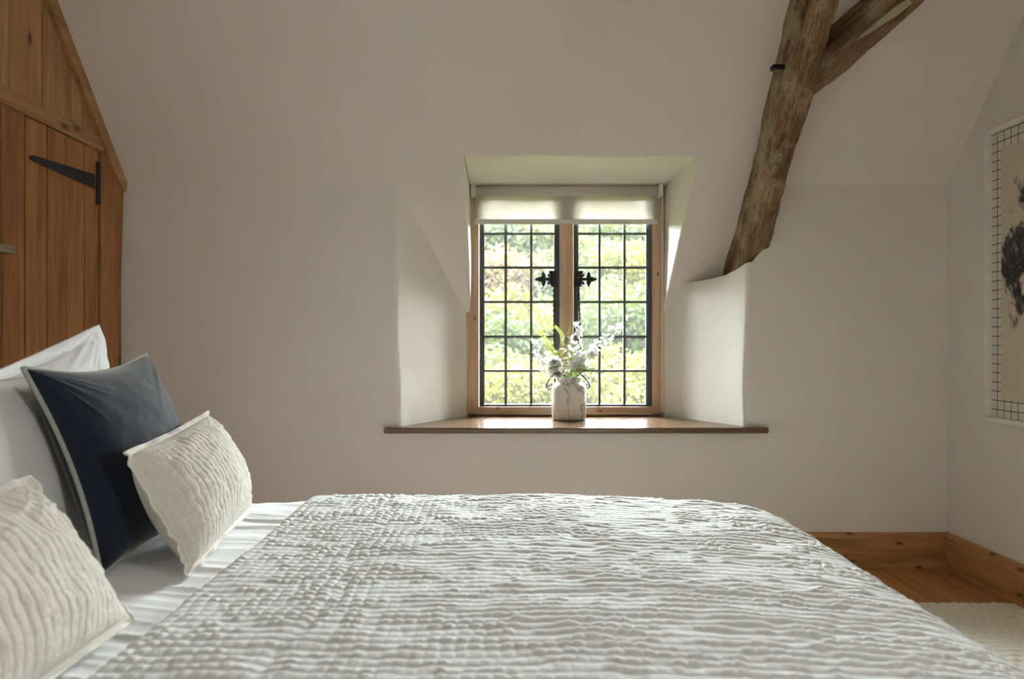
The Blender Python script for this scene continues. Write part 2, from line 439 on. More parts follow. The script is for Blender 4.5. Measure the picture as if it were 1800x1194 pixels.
# outer masonry round the window
w.box((XL - 0.3, 3.93, -3.5), (-0.17, 4.10, 2.6)); w.box((0.875, 3.93, -3.5), (XR + 0.3, 4.10, 2.6))
w.box((-0.17, 3.93, -3.5), (0.875, 4.10, 0.72)); w.box((-0.17, 3.93, 2.0), (0.875, 4.10, 2.6))
wf = w.build('wall_far', M['plaster'], smooth=False)
wf.data.polygons.foreach_set('use_smooth', [len(p.vertices) == 4 and p.area < 0.2 and p.center.y < 3.92 for p in wf.data.polygons])
tag(wf, kind='structure')

# ---- sloping ceiling with the dormer cut into it
c = MB()
XA, XB = -0.186, 0.931
YT = 3.286; ZT = zs(YT)
YTOP = D - (ZC + 0.15 - Z0) / TS
YBOT = 4.06
def sp(x, y): return Vector((x, y, zs(y)))
r = 0.016
def wl(y): return XA + 0.004 * math.sin(y * 9) 
def wr(y): return XB - 0.022 * max(0, y - YT) / 0.6 + 0.003 * math.sin(y * 8)
ys = [YT + (YBOT - YT) * i / 24 for i in range(25)]
# left field, right field, top field
def quadstrip(A, B): 
    n = len(A); c.add(list(A) + list(B), [(i, i+1, n+i+1, n+i) for i in range(n-1)])
quadstrip([sp(XL - 0.1, y) for y in ys], [sp(wl(y) - r, y) for y in ys])
quadstrip([sp(wr(y) + r, y) for y in ys], [sp(XR + 0.1, y) for y in ys])
yup = YT - r * 0.636
c.add([sp(XL - .1, YTOP), sp(XR + .1, YTOP), sp(XR + .1, yup), sp(XL - .1, yup)], [(0, 1, 2, 3)])
c.add([sp(XL - .1, yup), sp(wl(YT) - r, yup), sp(wl(YT) - r, YT), sp(XL - .1, YT)], [(0, 1, 2, 3)])
c.add([sp(wr(YT) + r, yup), sp(XR + .1, yup), sp(XR + .1, YT), sp(wr(YT) + r, YT)], [(0, 1, 2, 3)])
c.add([sp(wl(YT) - r, yup), sp(XA, yup), sp(XA, YT), sp(wl(YT) - r, YT)], [(0, 1, 2, 3)])
c.add([sp(XB, yup), sp(wr(YT) + r, yup), sp(wr(YT) + r, YT), sp(XB, YT)], [(0, 1, 2, 3)])
flat_faces = len(c.f)
# rounded lips and the cheeks / soffit behind them
def lip(P0, Pc, P1, nn=5): return [P0 * (1-t)**2 + Pc * 2*t*(1-t) + P1 * t*t for t in [i / nn for i in range(nn + 1)]]
prev = None
for side in (0, 1):
    rows = []
    for y in ys:
        x = wl(y) if side == 0 else wr(y); sg = -1 if side == 0 else 1
        xb = XA + (-0.186 - XA) if side == 0 else 0.915
        row = lip(sp(x + sg * r, y), sp(x, y), sp(x, y) + Vector((0, r, 0)))
        row.append(Vector((x + (xb - x) * min(1, max(0, (4.08 - y)) / 0.6) * (1 if side else 0), 4.08, zs(y))))
        rows.append(row)
    rows.insert(0, [p + Vector((0, 0, 0.04)) for p in rows[0]])
    m_ = len(rows[0])
    c.add([p for q in rows for p in q], [(k*m_+i, k*m_+i+1, (k+1)*m_+i+1, (k+1)*m_+i) for k in range(len(rows)-1) for i in range(m_-1)])
xs_ = [XA + (XB - XA) * i / 20 for i in range(21)]
rows = []
for x in xs_:
    zz = 0.002 * math.sin(x * 9)
    row = lip(sp(x, yup), sp(x, YT), sp(x, YT) + Vector((0, r, zz)))
    row.append(Vector((x, 4.08, 2.004)))
    rows.append(row)
m_ = len(rows[0])
c.add([p for q in rows for p in q], [(k*m_+i, k*m_+i+1, (k+1)*m_+i+1, (k+1)*m_+i) for k in range(len(rows)-1) for i in range(m_-1)])
cs = c.build('ceiling', M['plaster'])
cs.data.polygons.foreach_set('use_smooth', [i >= flat_faces for i in range(len(cs.data.polygons))])
tag(cs, kind='structure')
# flat ceiling, back slope side, roof covering
t = MB(); t.box((XL - 0.2, YB - 0.2, ZC), (XR + 0.2, YTOP + 0.3, ZC + 0.12)); tag(t.build('ceiling_flat', M['plaster']), kind='structure')
# roof skin over the slope (keeps daylight out of the plaster edges)
t = MB()
off = -snrm * 0.25
def quad_slab(xa, xb, ya, yb):
    t.prism([sp(xa, ya) + off, sp(xb, ya) + off, sp(xb, yb) + off, sp(xa, yb) + off], off * 0.3)
quad_slab(XL - .3, XA - 0.1, YTOP - .2, 4.35); quad_slab(XB + 0.1, XR + .3, YTOP - .2, 4.35); quad_slab(XA - .1, XB + .1, YTOP - .2, YT - 0.02)
t.box((XA - 0.14, YT + 0.02, 2.10), (XB + 0.14, 4.12, 2.2))
for xx in (XA - 0.14, XB + 0.08): t.prism([(xx, YT + .03, 2.16), (xx, 4.1, 2.16), (xx, 4.1, zs(4.1) + .08), (xx, YT + .03, zs(YT + .03) + .08)], (.06, 0, 0))
tag(t.build('roof', M['bark']), kind='structure')

# ---- right wall with an unseen window added for fill daylight, closed back wall
t = MB()
RY0, RY1, RZ0, RZ1 = -0.53, -0.18, 1.33, 1.86
x0, x1 = XR, XR + 0.12
t.box((x0, RY1, -0.1), (x1, 4.1, ZC + 0.3)); t.box((x0, YB - .2, -0.1), (x1, RY0, ZC + .3))
t.box((x0, RY0, -0.1), (x1, RY1, RZ0)); t.box((x0, RY0, RZ1), (x1, RY1, ZC + .3))
tag(t.build('wall_right', M['plaster_r']), kind='structure')
t = MB()
y0, y1 = YB - 0.12, YB
t.box((XL - .2, y0, -.1), (XR + .2, y1, ZC + .3))
tag(t.build('wall_back', M['plaster_r']), kind='structure')
def simple_window(name, a, b, axis):
    root = empty(name, a); tag(root, kind='structure')
    f = MB(); th = 0.035
    def bx(u0, u1, z0, z1):
        if axis == 'y': f.box((a[0], u0, z0), (a[0] + 0.06, u1, z1))
        else: f.box((u0, a[1], z0), (u1, a[1] + 0.06, z1))
    u0, u1 = (a[1], b[1]) if axis == 'y' else (a[0], b[0]); z0, z1 = a[2], b[2]; um = (u0 + u1) / 2
    bx(u0, u0 + th, z0, z1); bx(u1 - th, u1, z0, z1); bx(um - th / 2, um + th / 2, z0, z1); bx(u0, u1, z0, z0 + th); bx(u0, u1, z1 - th, z1)
    f.build('fill_window_frame', M['pine_window'], root)
simple_window('fill_window', (XR + 0.03, RY0, RZ0), (XR + 0.03, RY1, RZ1), 'y')

# ---- left wall: plaster behind, pine partition in front
t = MB(); t.box((XL - 0.20, YB - .2, -0.1), (XL - 0.012, 4.0, ZC + .3)); wl_o = t.build('wall_left', M['plaster']); tag(wl_o, kind='structure')
def poly_x(pts, x0, x1, name, mat, parent, bevel=0.0035):
    """a board lying in the left partition plane: pts are (y, z)"""
    t = MB(); t.prism([(x0, y, z) for y, z in pts], (x1 - x0, 0, 0)); return t.build(name, mat, parent, bevel=bevel)
def lw(px, py, x=XL):
    d = x * F / (px - 885); return (d, CAMZ - (py - 608) * d / F)
xp = XL
t = MB(); t.prism([(XL - .0125, 1.2, 0), (XL - .0125, D, 0), (XL - .0125, D, 1.88), (XL - .0125, 2.70, zs(2.70)), (XL - .0125, 1.2, 2.7)], (.0055, 0, 0)); t.build('backing', M['dark_wood'], wl_o)
# upper boards between the rail and the raking trim
def ztop(y): return zs(y) - 0.005
yb_ = [2.05, 2.26, 2.42, lw(14, 0)[0], lw(73, 0)[0], lw(124, 0)[0], lw(168, 0)[0]]
RZB, RZT = 2.012, 2.085
for a, b_ in zip(yb_, yb_[1:]):
    poly_x([(a + .002, RZT - 0.03), (b_ - .002, RZT - 0.03), (b_ - .002, ztop(b_)), (a + .002, min(ztop(a), ZC))], xp - 0.012, xp + 0.004 + 0.003 * random.random(), 'upper_board', M['pine_upper'], wl_o)
# horizontal rail
poly_x([(1.2, RZB), (3.20, RZB - 0.006), (3.20, RZT - 0.012), (1.2, RZT)], xp - 0.012, xp + 0.018, 'rail', M['pine_rail'], wl_o, 0.006)
# raking trim under the slope
def rk(y): return zs(y)
nrm2 = Vector((0, -TS, -1)).normalized()
tw = 0.058
a, b_ = 2.02, 3.376
poly_x([(a, rk(a)), (b_, rk(b_)), (b_ - tw * 0.15, rk(b_) - 0.045), (b_ + nrm2.y * tw - 0.02, rk(b_) + nrm2.z * tw + 0.024), (a + nrm2.y * tw, rk(a) + nrm2.z * tw)], xp - 0.012, xp + 0.030, 'raking_trim', M['pine_rail'], wl_o, 0.006)
# post to the right of the door, tapering
ys0 = lw(173.5, 0)[0]
poly_x([(ys0, 0), (3.315, 0), (3.33, 1.0), (3.372, zs(3.372) - 0.02), (ys0, 2.012)], xp - 0.012, xp + 0.012, 'post', M['pine_door'], wl_o)
# boarding left of the door
yl = [1.2, 1.42, 1.66, 1.88, 2.10, 2.32, 2.555, lw(40, 0)[0]]
for a, b_ in zip(yl, yl[1:]):
    poly_x([(a + .0025, 0), (b_ - .0025, 0), (b_ - .0025, 2.011), (a + .0025, 2.011)], xp - 0.012, xp + 0.008, 'board', M['pine_door'], wl_o)
# door
dr = empty('door_1', (XL, lw(172, 0)[0], 0)); tag(dr, kind='structure')
yd = [lw(40, 0)[0], lw(78.5, 0)[0], lw(112.5, 0)[0], lw(144.5, 0)[0], lw(169, 0)[0]]
for i, (a, b_) in enumerate(zip(yd, yd[1:])):
    poly_x([(a + .0030, 0.01), (b_ - .0025, 0.01), (b_ - .0025, 2.003), (a + .0030, 2.003)], xp - 0.012, xp + 0.010 + 0.001 * (i % 2), 'plank', M['pine_door'], dr)
# strap hinge
t = MB(); hx = xp + 0.0115
p = [lw(52, 274, hx), lw(57, 273, hx), lw(165, 307, hx), lw(165, 332, hx), lw(56, 283, hx), lw(52, 279, hx)]
t.prism([(hx, y, z) for y, z in p], (0.005, 0, 0))
y_, z_ = lw(170, 293, hx); y2, z2 = lw(170, 357, hx)
t.tube([(hx + 0.006, y_, z_ + 0.02), (hx + 0.006, y_, z2 - 0.005)], 0.009, 10)
t.box((hx - 0.004, y_ - 0.004, z2), (hx + 0.004, y_ + 0.026, z_ + 0.01))
for q in (0.18, 0.5, 0.82):
    yy = p[0][0] + (p[2][0] - p[0][0]) * q; zz = (p[0][1] + p[5][1]) / 2 + ((p[2][1] + p[3][1]) / 2 - (p[0][1] + p[5][1]) / 2) * q
    t.tube([(hx + 0.004, yy, zz), (hx + 0.0085, yy, zz)], [0.006, 0.003], 8)
h = t.build('hinge', M['iron'], dr); h['label'] = 'black iron tapered strap hinge'

# ---- floor of boards
fl = empty('floor', (0, 0, 0)); tag(fl, kind='structure')
t = MB(); t.box((XL - .2, YB - .2, -0.12), (XR + .2, 4.0, -0.022)); t.build('subfloor', M['dark_wood'], fl)
xe = [XR + 0.02, 2.068]
while xe[-1] > XL: xe.append(xe[-1] - 0.205)
for a, b_ in zip(xe, xe[1:]):
    t = MB(); t.box((b_ + 0.0018, YB, -0.022), (a - 0.0018, D + 0.0, 0.0)); t.build('floor_board', M['floor'], fl, bevel=0.0015, seg=1)

# ---- skirting boards
t = MB(); prof = [(0, 0), (0.026, 0), (0.026, 0.155), (0.020, 0.172), (0.012, 0.178), (0, 0.178)]
t.prism([(0.5, D - a, z) for a, z in prof], (XR - 0.5, 0, 0)); tag(t.build('baseboard_far', M['pine_skirt_x'], bevel=0.002), kind='structure')
t = MB(); t.prism([(XR - a, 1.3, z) for a, z in prof], (0, D - 1.3 - 0.027, 0)); tag(t.build('baseboard_right', M['pine_skirt_y'], bevel=0.002), kind='structure')
t = MB(); t.prism([(-1.85, D - a, z) for a, z in prof], (2.34, 0, 0)); tag(t.build('baseboard_far', M['pine_skirt_x'], bevel=0.002), kind='structure')

# ---- window sill board
t = MB()
yb2 = 3.90; zt, zb = ZSILL, ZSILL - 0.028
x0f, x1f = at(674, 752, 3.325).x, at(1352, 752, 3.325).x
pl = [(x0f, 3.325), (x1f, 3.325), (x1f, 3.379), (1.21, 3.379), (rev_r(3.9) + .012, yb2), (rev_l(3.9) - .012, yb2), (-0.525, 3.379), (x0f, 3.379)]
t.prism([(x, y, zb) for x, y in pl], (0, 0, zt - zb))
tag(t.build('trim_1', M['sill'], bevel=0.007, seg=3), kind='structure')

# ---- the leaded window
WD = 3.88
win = empty('window_1', (0.353, WD, ZSILL)); tag(win, kind='structure')
def wx(px, d=WD): return (px - 885) * d / F
def wz(py, d=WD): return CAMZ + (608 - py) * d / F
def frame_part(name, px0, px1, py0, py1, y0, y1, mat, bevel=0.004):
    t = MB(); t.box((wx(px0), y0, wz(py1)), (wx(px1), y1, wz(py0))); return t.build(name, mat, win, bevel=bevel)
frame_part('frame_stile', 819, 841.5, 322, 728, WD, WD + 0.09, M['pine_window'])
frame_part('frame_stile', 1146.5, 1168, 322, 728, WD, WD + 0.09, M['pine_window'])
frame_part('frame_head', 841.5, 1146.5, 322, 347, WD + 0.001, WD + 0.09, M['pine_window_x'])
frame_part('frame_sill', 841.5, 1146.5, 715, 730, WD - 0.004, WD + 0.09, M['pine_window_x'])
frame_part('mullion', 983.5, 1007.5, 347, 715, WD + 0.001, WD + 0.09, M['pine_window'])
CD = 3.905
rows_y = [351, 411, 470.5, 531, 592, 652, 710.5]
def casement(cols):
    x_0, x_1 = wx(cols[0][0], CD), wx(cols[-1][1], CD)
    cs_ = empty('casement', (x_0, CD, wz(714, CD))); child(cs_, win)
    zt, zb = wz(346, CD), wz(714.5, CD)
    bars = [c_[1] for c_ in cols[:-1]]
    fo, fi = wx(cols[0][0], CD), wx(cols[0][1], CD); go, gi = wx(cols[-1][1], CD), wx(cols[-1][0], CD)
    t = MB(); t.box((fo, CD - .012, zb), (fi, CD + .02, zt)); t.box((gi, CD - .012, zb), (go, CD + .02, zt))
    t.box((fi, CD - .012, zb), (gi, CD + .02, zb + 0.013)); t.box((fi, CD - .012, zt - 0.014), (gi, CD + .02, zt))
    # raised inner fillet of the steel frame
    t.box((fi, CD - .004, zb + .013), (fi + .006, CD + .014, zt - .014)); t.box((gi - .006, CD - .004, zb + .013), (gi, CD + .014, zt - .014))
    o = t.build('casement_frame', M['steel'], None, bevel=0.002, seg=1); put(o, cs_)
    xs = [fi] + [wx(p_, CD) for p_ in cols[1]] + [gi]
    for x in xs[1:-1]:
        t = MB(); t.box((x - .0075, CD - .004, zb + .013), (x + .0075, CD + .012, zt - .014)); put(t.build('lead_upright', M['lead'], None, bevel=0.002, seg=1), cs_)
    zr = [wz(p_, CD) for p_ in rows_y]
    for z in zr[1:-1]:
        t = MB(); t.box((fi, CD - .005, z - .0068), (gi, CD + .011, z + .0068)); 
        put(t.build('lead_crossbar', M['lead'], None, bevel=0.002, seg=1), cs_)
    for z in zr[1:-1]:
        for x in xs[1:-1]:
            pass
    t = MB(); t.box((-.5, -.001, -.5), (.5, .001, .5)); pm = t.mesh('pane'); pm.materials.append(M['pane'])
    zz = [zt - 0.014] + zr[1:-1] + [zb + 0.013]
    for j in range(6):
        for i in range(3):
            o = bpy.data.objects.new('pane', pm); COL.objects.link(o)
            o.location = ((xs[i] + xs[i+1]) / 2, CD + .0035, (zz[j] + zz[j+1]) / 2)
            o.scale = (xs[i+1] - xs[i], 1, zz[j] - zz[j+1])
            o.rotation_euler = (random.uniform(-.012, .012), 0, random.uniform(-.012, .012))
            put(o, cs_)
    return cs_
def put(o, parent):
    """parent under a nested empty, keeping the world place"""
    bpy.context.view_layer.update()
    mw = parent.matrix_world.copy()
    o.parent = parent; o.matrix_parent_inverse = mw.inverted()
    return o
bpy.context.view_layer.update()
cL = casement([(843, 850), [889, 933.5], (975.5, 983)])
cR = casement([(1008, 1015), [1053.5, 1097.5], (1137, 1146)])

# iron latch plates with a leafy end, and twisted casement stays
def leaf_plate(cx, cz, sg, y):
    t = MB(); th = 0.005
    def poly(pts): t.prism([(cx + sg * a, y, cz + b_) for a, b_ in pts], (0, th, 0))
    # plate body
    poly([(-.010, -.036), (.030, -.036), (.030, .030), (.036, .030), (.036, .048), (-.010, .048)])
    # cross arm and four pointed lobes
    poly([(.028, -.010), (.075, -.008), (.075, .008), (.028, .010)])
    def lobe(ax, az, dx, dz, L, wd):
        n_ = Vector((-dz, dx)); d_ = Vector((dx, dz)); o_ = Vector((ax, az))
        q = [o_ + n_ * wd * .35, o_ + d_ * L * .35 + n_ * wd, o_ + d_ * L * .55 + n_ * wd * .5, o_ + d_ * L * .62 + n_ * wd * .75, o_ + d_ * L,
             o_ + d_ * L * .62 - n_ * wd * .75, o_ + d_ * L * .55 - n_ * wd * .5, o_ + d_ * L * .35 - n_ * wd, o_ - n_ * wd * .35]
        poly([(p_.x, p_.y) for p_ in q])
    lobe(.072, 0, .97, .0, .048, .017); lobe(.066, .002, 0.05, 1, .044, .016); lobe(.066, -.002, 0.05, -1, .044, .016)
    lobe(.030, .012, .55, .83, .026, .009); lobe(.030, -.012, .55, -.83, .026, .009)
    # pivot boss and catch
    t.tube([(cx + sg * .006, y - .018, cz + .008), (cx + sg * .006, y + .004, cz + .008)], [.010, .014], 12)
    t.box((cx + sg * .004 - .022, y - .012, cz - .046), (cx + sg * .004 + .022, y - .002, cz - .038))
    return t
def twisted(t, x, y, z1, z0, a=0.0055, pitch=0.028, dx=0.0):
    n_ = 90; rings = []
    for i in range(n_ + 1):
        f_ = i / n_; z = z1 + (z0 - z1) * f_; an = 2 * PI * (z1 - z) / (pitch * 4)
        cx = x + dx * f_
        for k in range(4):
            rings.append((cx + a * math.cos(an + k * PI / 2), y + a * math.sin(an + k * PI / 2), z))
    t.add(rings, [(i*4+k, i*4+(k+1)%4, (i+1)*4+(k+1)%4, (i+1)*4+k) for i in range(n_) for k in range(4)])
def scroll(t, x, y, z, sg, s=1.0):
    pts = []
    # tail from the rod sweeping out and down
    for i in range(10):
        f_ = i / 9; pts.append((x - sg * s * 0.046 * (f_ ** 0.8), y, z - s * 0.052 * f_ ** 1.5))
    cx, cz = pts[-1][0] + sg * s * .020, pts[-1][2] - s * .006
    for i in range(1, 27):
        an = PI - 0.3 + i * 0.36 ; rr = s * 0.021 * (1 - i / 32)
        pts.append((cx + sg * rr * math.cos(an), y, cz + rr * math.sin(an)))
    t.tube(pts, [0.0055 * (1 - 0.45 * i / len(pts)) for i in range(len(pts))], 7)
LY = CD - 0.022
for cs_, px, sg, dx in ((cL, 976, -1, 0.004), (cR, 1014, 1, 0.014)):
    cx, cz = wx(px, LY), wz(491, LY)
    o = leaf_plate(cx, cz, sg, LY).build('latch_plate', M['iron'], None, bevel=0.0008, seg=1); put(o, cs_); o['label'] = 'black iron latch plate with leaf-shaped end'
    t = MB(); zt_ = cz - .036; zl = wz(660, LY)
    sx = cx + sg * .010
    twisted(t, sx, LY - .010, zt_, zl, dx=dx)
    scroll(t, sx + dx, LY - .010, zl, 1 if sg < 0 else -1)
    o = t.build('casement_stay', M['iron'], None, smooth=False); put(o, cs_); o['label'] = 'black twisted iron stay ending in a scroll'

# ================================================================== GARDEN OUTSIDE
def hill_z(x, y):
    h = -3.0 + np.maximum(0, np.asarray(y, float) - 11) * 0.30 + 0.9 * fbm(np.asarray(x) * .06, np.asarray(y) * .06, 5)
    return np.minimum(h, 13 + 0.02 * np.asarray(y))
gx, gy = np.meshgrid(np.linspace(-60, 80, 90), np.linspace(4.4, 110, 90), indexing='ij')
gz = hill_z(gx, gy); gz[:, 0] = -3.2
hm = grid_mesh('terrain', np.stack([gx, gy, gz], -1)); tag(link('terrain', hm, M['meadow']), kind='structure')

def crown_mesh(name, seed, n=9000, ls=0.16):
    rg = np.random.default_rng(seed)
    blobs = [(0, 0, 0.62, 0.5)] + [(0.55 * math.cos(a) * rg.uniform(.6, 1), 0.55 * math.sin(a) * rg.uniform(.6, 1), rg.uniform(.35, .95), rg.uniform(.25, .42)) for a in np.linspace(0, 2 * PI, 11, False)] + [(0, 0, 1.02, .3)]
    blobs = np.array(blobs); k = rg.integers(0, len(blobs), n); bl = blobs[k]
    d = rg.normal(size=(n, 3)); d /= np.linalg.norm(d, axis=1, keepdims=True)
    P = bl[:, :3] + d * (bl[:, 3:4] * rg.uniform(.55, 1.05, (n, 1)))
    a = rg.normal(size=(n, 3)) + d * 0.5; a /= np.linalg.norm(a, axis=1, keepdims=True)
    t1 = np.cross(a, rg.normal(size=(n, 3))); t1 /= np.linalg.norm(t1, axis=1, keepdims=True); t2 = np.cross(a, t1)
    s = ls * rg.uniform(.12, .30, (n, 1))
    V = np.stack([P - t1 * s, P + t2 * s * .6, P + t1 * s, P - t2 * s * .6], 1).reshape(-1, 3)
    me = bpy.data.meshes.new(name)
    me.from_pydata(V.tolist(), [], np.arange(n * 4).reshape(n, 4).tolist()); me.update()
    return me
crowns = {}
def crown(mat, v):
    if (mat, v) not in crowns:
        me = crown_mesh('crown', v + 3); me.materials.append(M[mat]); crowns[(mat, v)] = me
    return crowns[(mat, v)]
tm = MB(); tm.tube([(0, 0, -0.25), (0.02, 0.01, .25), (-.01, 0, .7)], [.07, .05, .02], 8)
for a in range(5): tm.tube([(0, 0, .3 + .06 * a), (.3 * math.cos(a * 1.9), .3 * math.sin(a * 1.9), .62 + .06 * a)], [.03, .01], 6)
trunk_me = tm.mesh('trunk', True); trunk_me.materials.append(M['bark'])
def tree(px, py, d, size, mat, v, label, group=None, name='tree', flat=1.0):
    """tree whose crown centre is where the photo shows it, standing d metres away"""
    cpt = at(px, py, d); root = empty(name, (cpt.x, d, cpt.z - 0.62 * size * flat)); tag(root, label, 'tree' if name == 'tree' else 'bush', group)
    o = link('crown', crown(mat, v), None, root); o.scale = (size, size, size * flat); o.rotation_euler = (0, 0, random.uniform(0, 6)); o['kind'] = 'stuff'
    o = link('trunk', trunk_me, None, root)
    zg = float(hill_z(cpt.x, d)); h = max(0.2, (root.location.z + .25 * size * flat) - zg)
    o.scale = (size, size, size * flat)
    t = MB(); t.tube([(0, 0, zg - root.location.z - .2), (0, 0, 0.0)], [.08 * size, .06 * size], 8); link('lower_trunk', t.mesh('lower_trunk', True), M['bark'], root)
    return root
# near shrubs along the bottom panes
tree(868, 700, 15, 1.7, 'tree_green', 0, 'mid green bush filling the bottom left panes of the window')
tree(930, 716, 14, 1.5, 'tree_yellow', 1, 'yellow-green bush low behind the middle of the left casement')
tree(1075, 700, 15, 1.7, 'tree_yellow', 2, 'bright yellow-green bush behind the bottom panes right of the vase')
tree(1140, 716, 13, 1.5, 'tree_yellow', 0, 'yellow-green bush in the bottom right corner pane')
tree(1000, 720, 16, 1.7, 'tree_green', 1, 'mid green bush hidden behind the marble vase')
tree(820, 705, 15, 1.7, 'tree_yellow', 2, 'yellow-green bush just beyond the left edge of the window frame')
tree(1200, 700, 16, 1.8, 'tree_green', 1, 'mid green bush just beyond the right edge of the window frame')
# middle trees
tree(1135, 610, 20, 2.7, 'tree_green', 2, 'leafy green tree behind the right column of panes at mid height')
tree(900, 600, 24, 2.9, 'tree_yellow', 0, 'yellow-green tree behind the left casement just above the flowers')
tree(850, 630, 22, 2.4, 'tree_green', 1, 'green tree behind the left column of panes at mid height')
tree(1060, 630, 25, 2.6, 'tree_pale', 1, 'pale green tree behind the right casement beside the white flowers')
tree(975, 610, 27, 2.9, 'tree_green', 2, 'green tree behind the wooden mullion')
tree(1210, 620, 24, 2.8, 'tree_yellow', 0, 'yellow-green tree beyond the right side of the frame')
tree(790, 620, 24, 2.8, 'tree_green', 2, 'green tree beyond the left side of the frame')
# upper slope
tree(880, 515, 33, 3.4, 'tree_rust', 0, 'russet tinged tree in the upper left casement')
tree(945, 540, 34, 3.2, 'tree_blue', 1, 'blue-green tree beside the left latch plate')
tree(1030, 545, 32, 3.0, 'tree_blue', 2, 'blue-green tree beside the right latch plate')
tree(1118, 505, 33, 3.2, 'tree_yellow', 1, 'yellow-green tree in the right column of panes above mid height')
tree(1076, 555, 30, 2.6, 'tree_pale', 0, 'pale green tree in the centre of the right casement')
tree(1010, 480, 38, 3.4, 'tree_pale', 2, 'pale green tree behind the top of the mullion')
tree(1190, 520, 34, 3.4, 'tree_green', 0, 'green tree high beyond the right side of the frame')
tree(810, 520, 34, 3.4, 'tree_pale', 1, 'pale green tree high beyond the left side of the frame')
ORD = ('first', 'second', 'third', 'fourth', 'fifth', 'sixth')
k = 0
for row, (d, py, n_, what) in enumerate(((46, 455, 6, 'pale tree of the row just above the latch plates, %s from the left'), (58, 425, 6, 'hazy tree behind the top clear panes, %s from the left'), (70, 405, 5, 'hilltop tree dimly seen through the blind, %s from the left'))):
    for i in range(n_):
        px = 800 + 400 * (i + .5) / n_
        mt = ('tree_pale', 'tree_blue', 'tree_pale', 'tree_green')[(k + row) % 4]; k += 1
        tree(px + random.uniform(-10, 10), py + random.uniform(-8, 8), d, 4.6, mt, k % 3, what % ORD[i], 'trees up the far hillside')

# ================================================================== TIMBERS
def timber_mesh(name, A, B, sx, sy, ex, ey, seed, n=70, taper=1.0, amp=0.006, curve=0.0, rr=0.25):
    """hewn beam from A to B, cross-section half sizes sx, sy along unit vectors ex, ey"""
    A, B = Vector(A), Vector(B); L = (B - A).length
    m_ = 40
    P = np.zeros((n + 1, m_ + 1, 3))
    for i in range(n + 1):
        f_ = i / n; c_ = A.lerp(B, f_) + ex * curve * math.sin(PI * f_)
        s = 1 + (taper - 1) * f_
        for k_ in range(m_ + 1):
            an = 2 * PI * (k_ % m_) / m_ + PI / 4
            ca, sa = math.cos(an), math.sin(an)
            q = (abs(ca) ** 6 + abs(sa) ** 6) ** (-1 / 6)
            q = q * (1 - rr) + rr * 1.0 * min(q, 1.08)
            u_ = ca * q * sx * s; v_ = sa * q * sy * s
            nz = float(fbm(np.array(f_ * L * 3.0), np.array((k_ % m_) / m_ * 9), seed, 3)) * amp * 1.6 + float(vnoise(np.array(f_ * L * 22), np.array((k_ % m_) / m_ * 30), seed + 4)) * amp * .35
            d_ = Vector((0, 0, 0)) + ex * ca * nz + ey * sa * nz
            p = c_ + ex * u_ + ey * v_ + d_
            P[i, k_] = p
    return P
ex = Vector((1, 0, 0)); ey = snrm.copy()
yf = 3.72; ytop = 2.55
c0 = 0.085      # centre stands this far off the slope
A = sp(1.262, yf) + ey * c0; B = sp(1.262, ytop) + ey * c0
beam = empty('roof_beam', (1.262, D, 1.5)); tag(beam, 'dark weathered oak rafter rising from the wall beside the window', 'beam')
P = timber_mesh('beam', A, B, 0.064, 0.118, ex, ey, 3, taper=1.0, amp=0.010)
rot = (math.atan2(sdir.y, -sdir.z) * 1.0, 0, 0)
M['timber'] = timber('weathered_oak', (-(PI / 2 - math.atan(TS)), 0, 0))
o = link('rafter', grid_mesh('rafter', P), M['timber']); child(o, beam)
# iron peg on its left face
pg = at(1363, 127, 2.96); t = MB()
t.tube([(1.215, pg.y - .05, pg.z), (1.150, pg.y - .055, pg.z + 0.001), (1.144, pg.y - .056, pg.z - .004), (1.143, pg.y - .056, pg.z - .016)], [.011, .011, .010, .008], 10)
o = t.build('iron_peg', M['iron'], beam, smooth=True); o['label'] = 'stubby black iron peg'
# wind brace to the right
def on_off(px, py, p):
    d_ = (4.901 - p / 0.6358) / (TS + (608 - py) / F); return at(px, py, d_)
c1 = 0.05
A = on_off(1395, 150, c1); B = on_off(1680, -105, c1)
ax = (B - A).normalized(); e1 = snrm.cross(ax).normalized()
brace = empty('brace_timber', (1.45, 3.0, 2.1)); tag(brace, 'pale pitted oak brace slanting up right from the rafter', 'beam')
P = timber_mesh('brace', A, B, 0.078, 0.072, e1, snrm, 8, amp=0.008, curve=-0.012)
v_ax = ax
M['timber_b'] = timber('weathered_oak_brace', (0, 0, 0))
qrot = ax.rotation_difference(Vector((0, 0, 1))).to_euler()
for nd in M['timber_b'].node_tree.nodes:
    if nd.bl_idname == 'ShaderNodeMapping' and tuple(nd.inputs['Scale'].default_value) == (1, 1, 1): nd.inputs['Rotation'].default_value = qrot
o = link('brace', grid_mesh('brace', P), M['timber_b']); child(o, brace)
# split worn groove with lime plaster in it
t = MB()
q = []
for px, py, wd in ((1502, 74, .001), (1520, 60, .007), (1545, 42, .012), (1575, 20, .019), (1600, 2, .014)):
    p_ = on_off(px, py, c1 + 0.078); q.append((p_ + e1 * wd, p_ - e1 * wd))
t.add([a_ for a_, _ in q] + [b_ for _, b_ in q] + [a_ - snrm * .03 for a_, _ in q] + [b_ - snrm * .03 for _, b_ in q],
      [(i, i+1, 5+i+1, 5+i) for i in range(4)] + [(i, i+1, 10+i+1, 10+i) for i in range(4)] + [(5+i, 5+i+1, 15+i+1, 15+i) for i in range(4)])
M['lime'] = plain('greenish_lime', (0.40, 0.38, 0.25), 0.9, 0.1, 0, 0.8, 60)
o = t.build('lime_patch', M['lime'], brace); o['label'] = 'pale greenish lime left in a split'

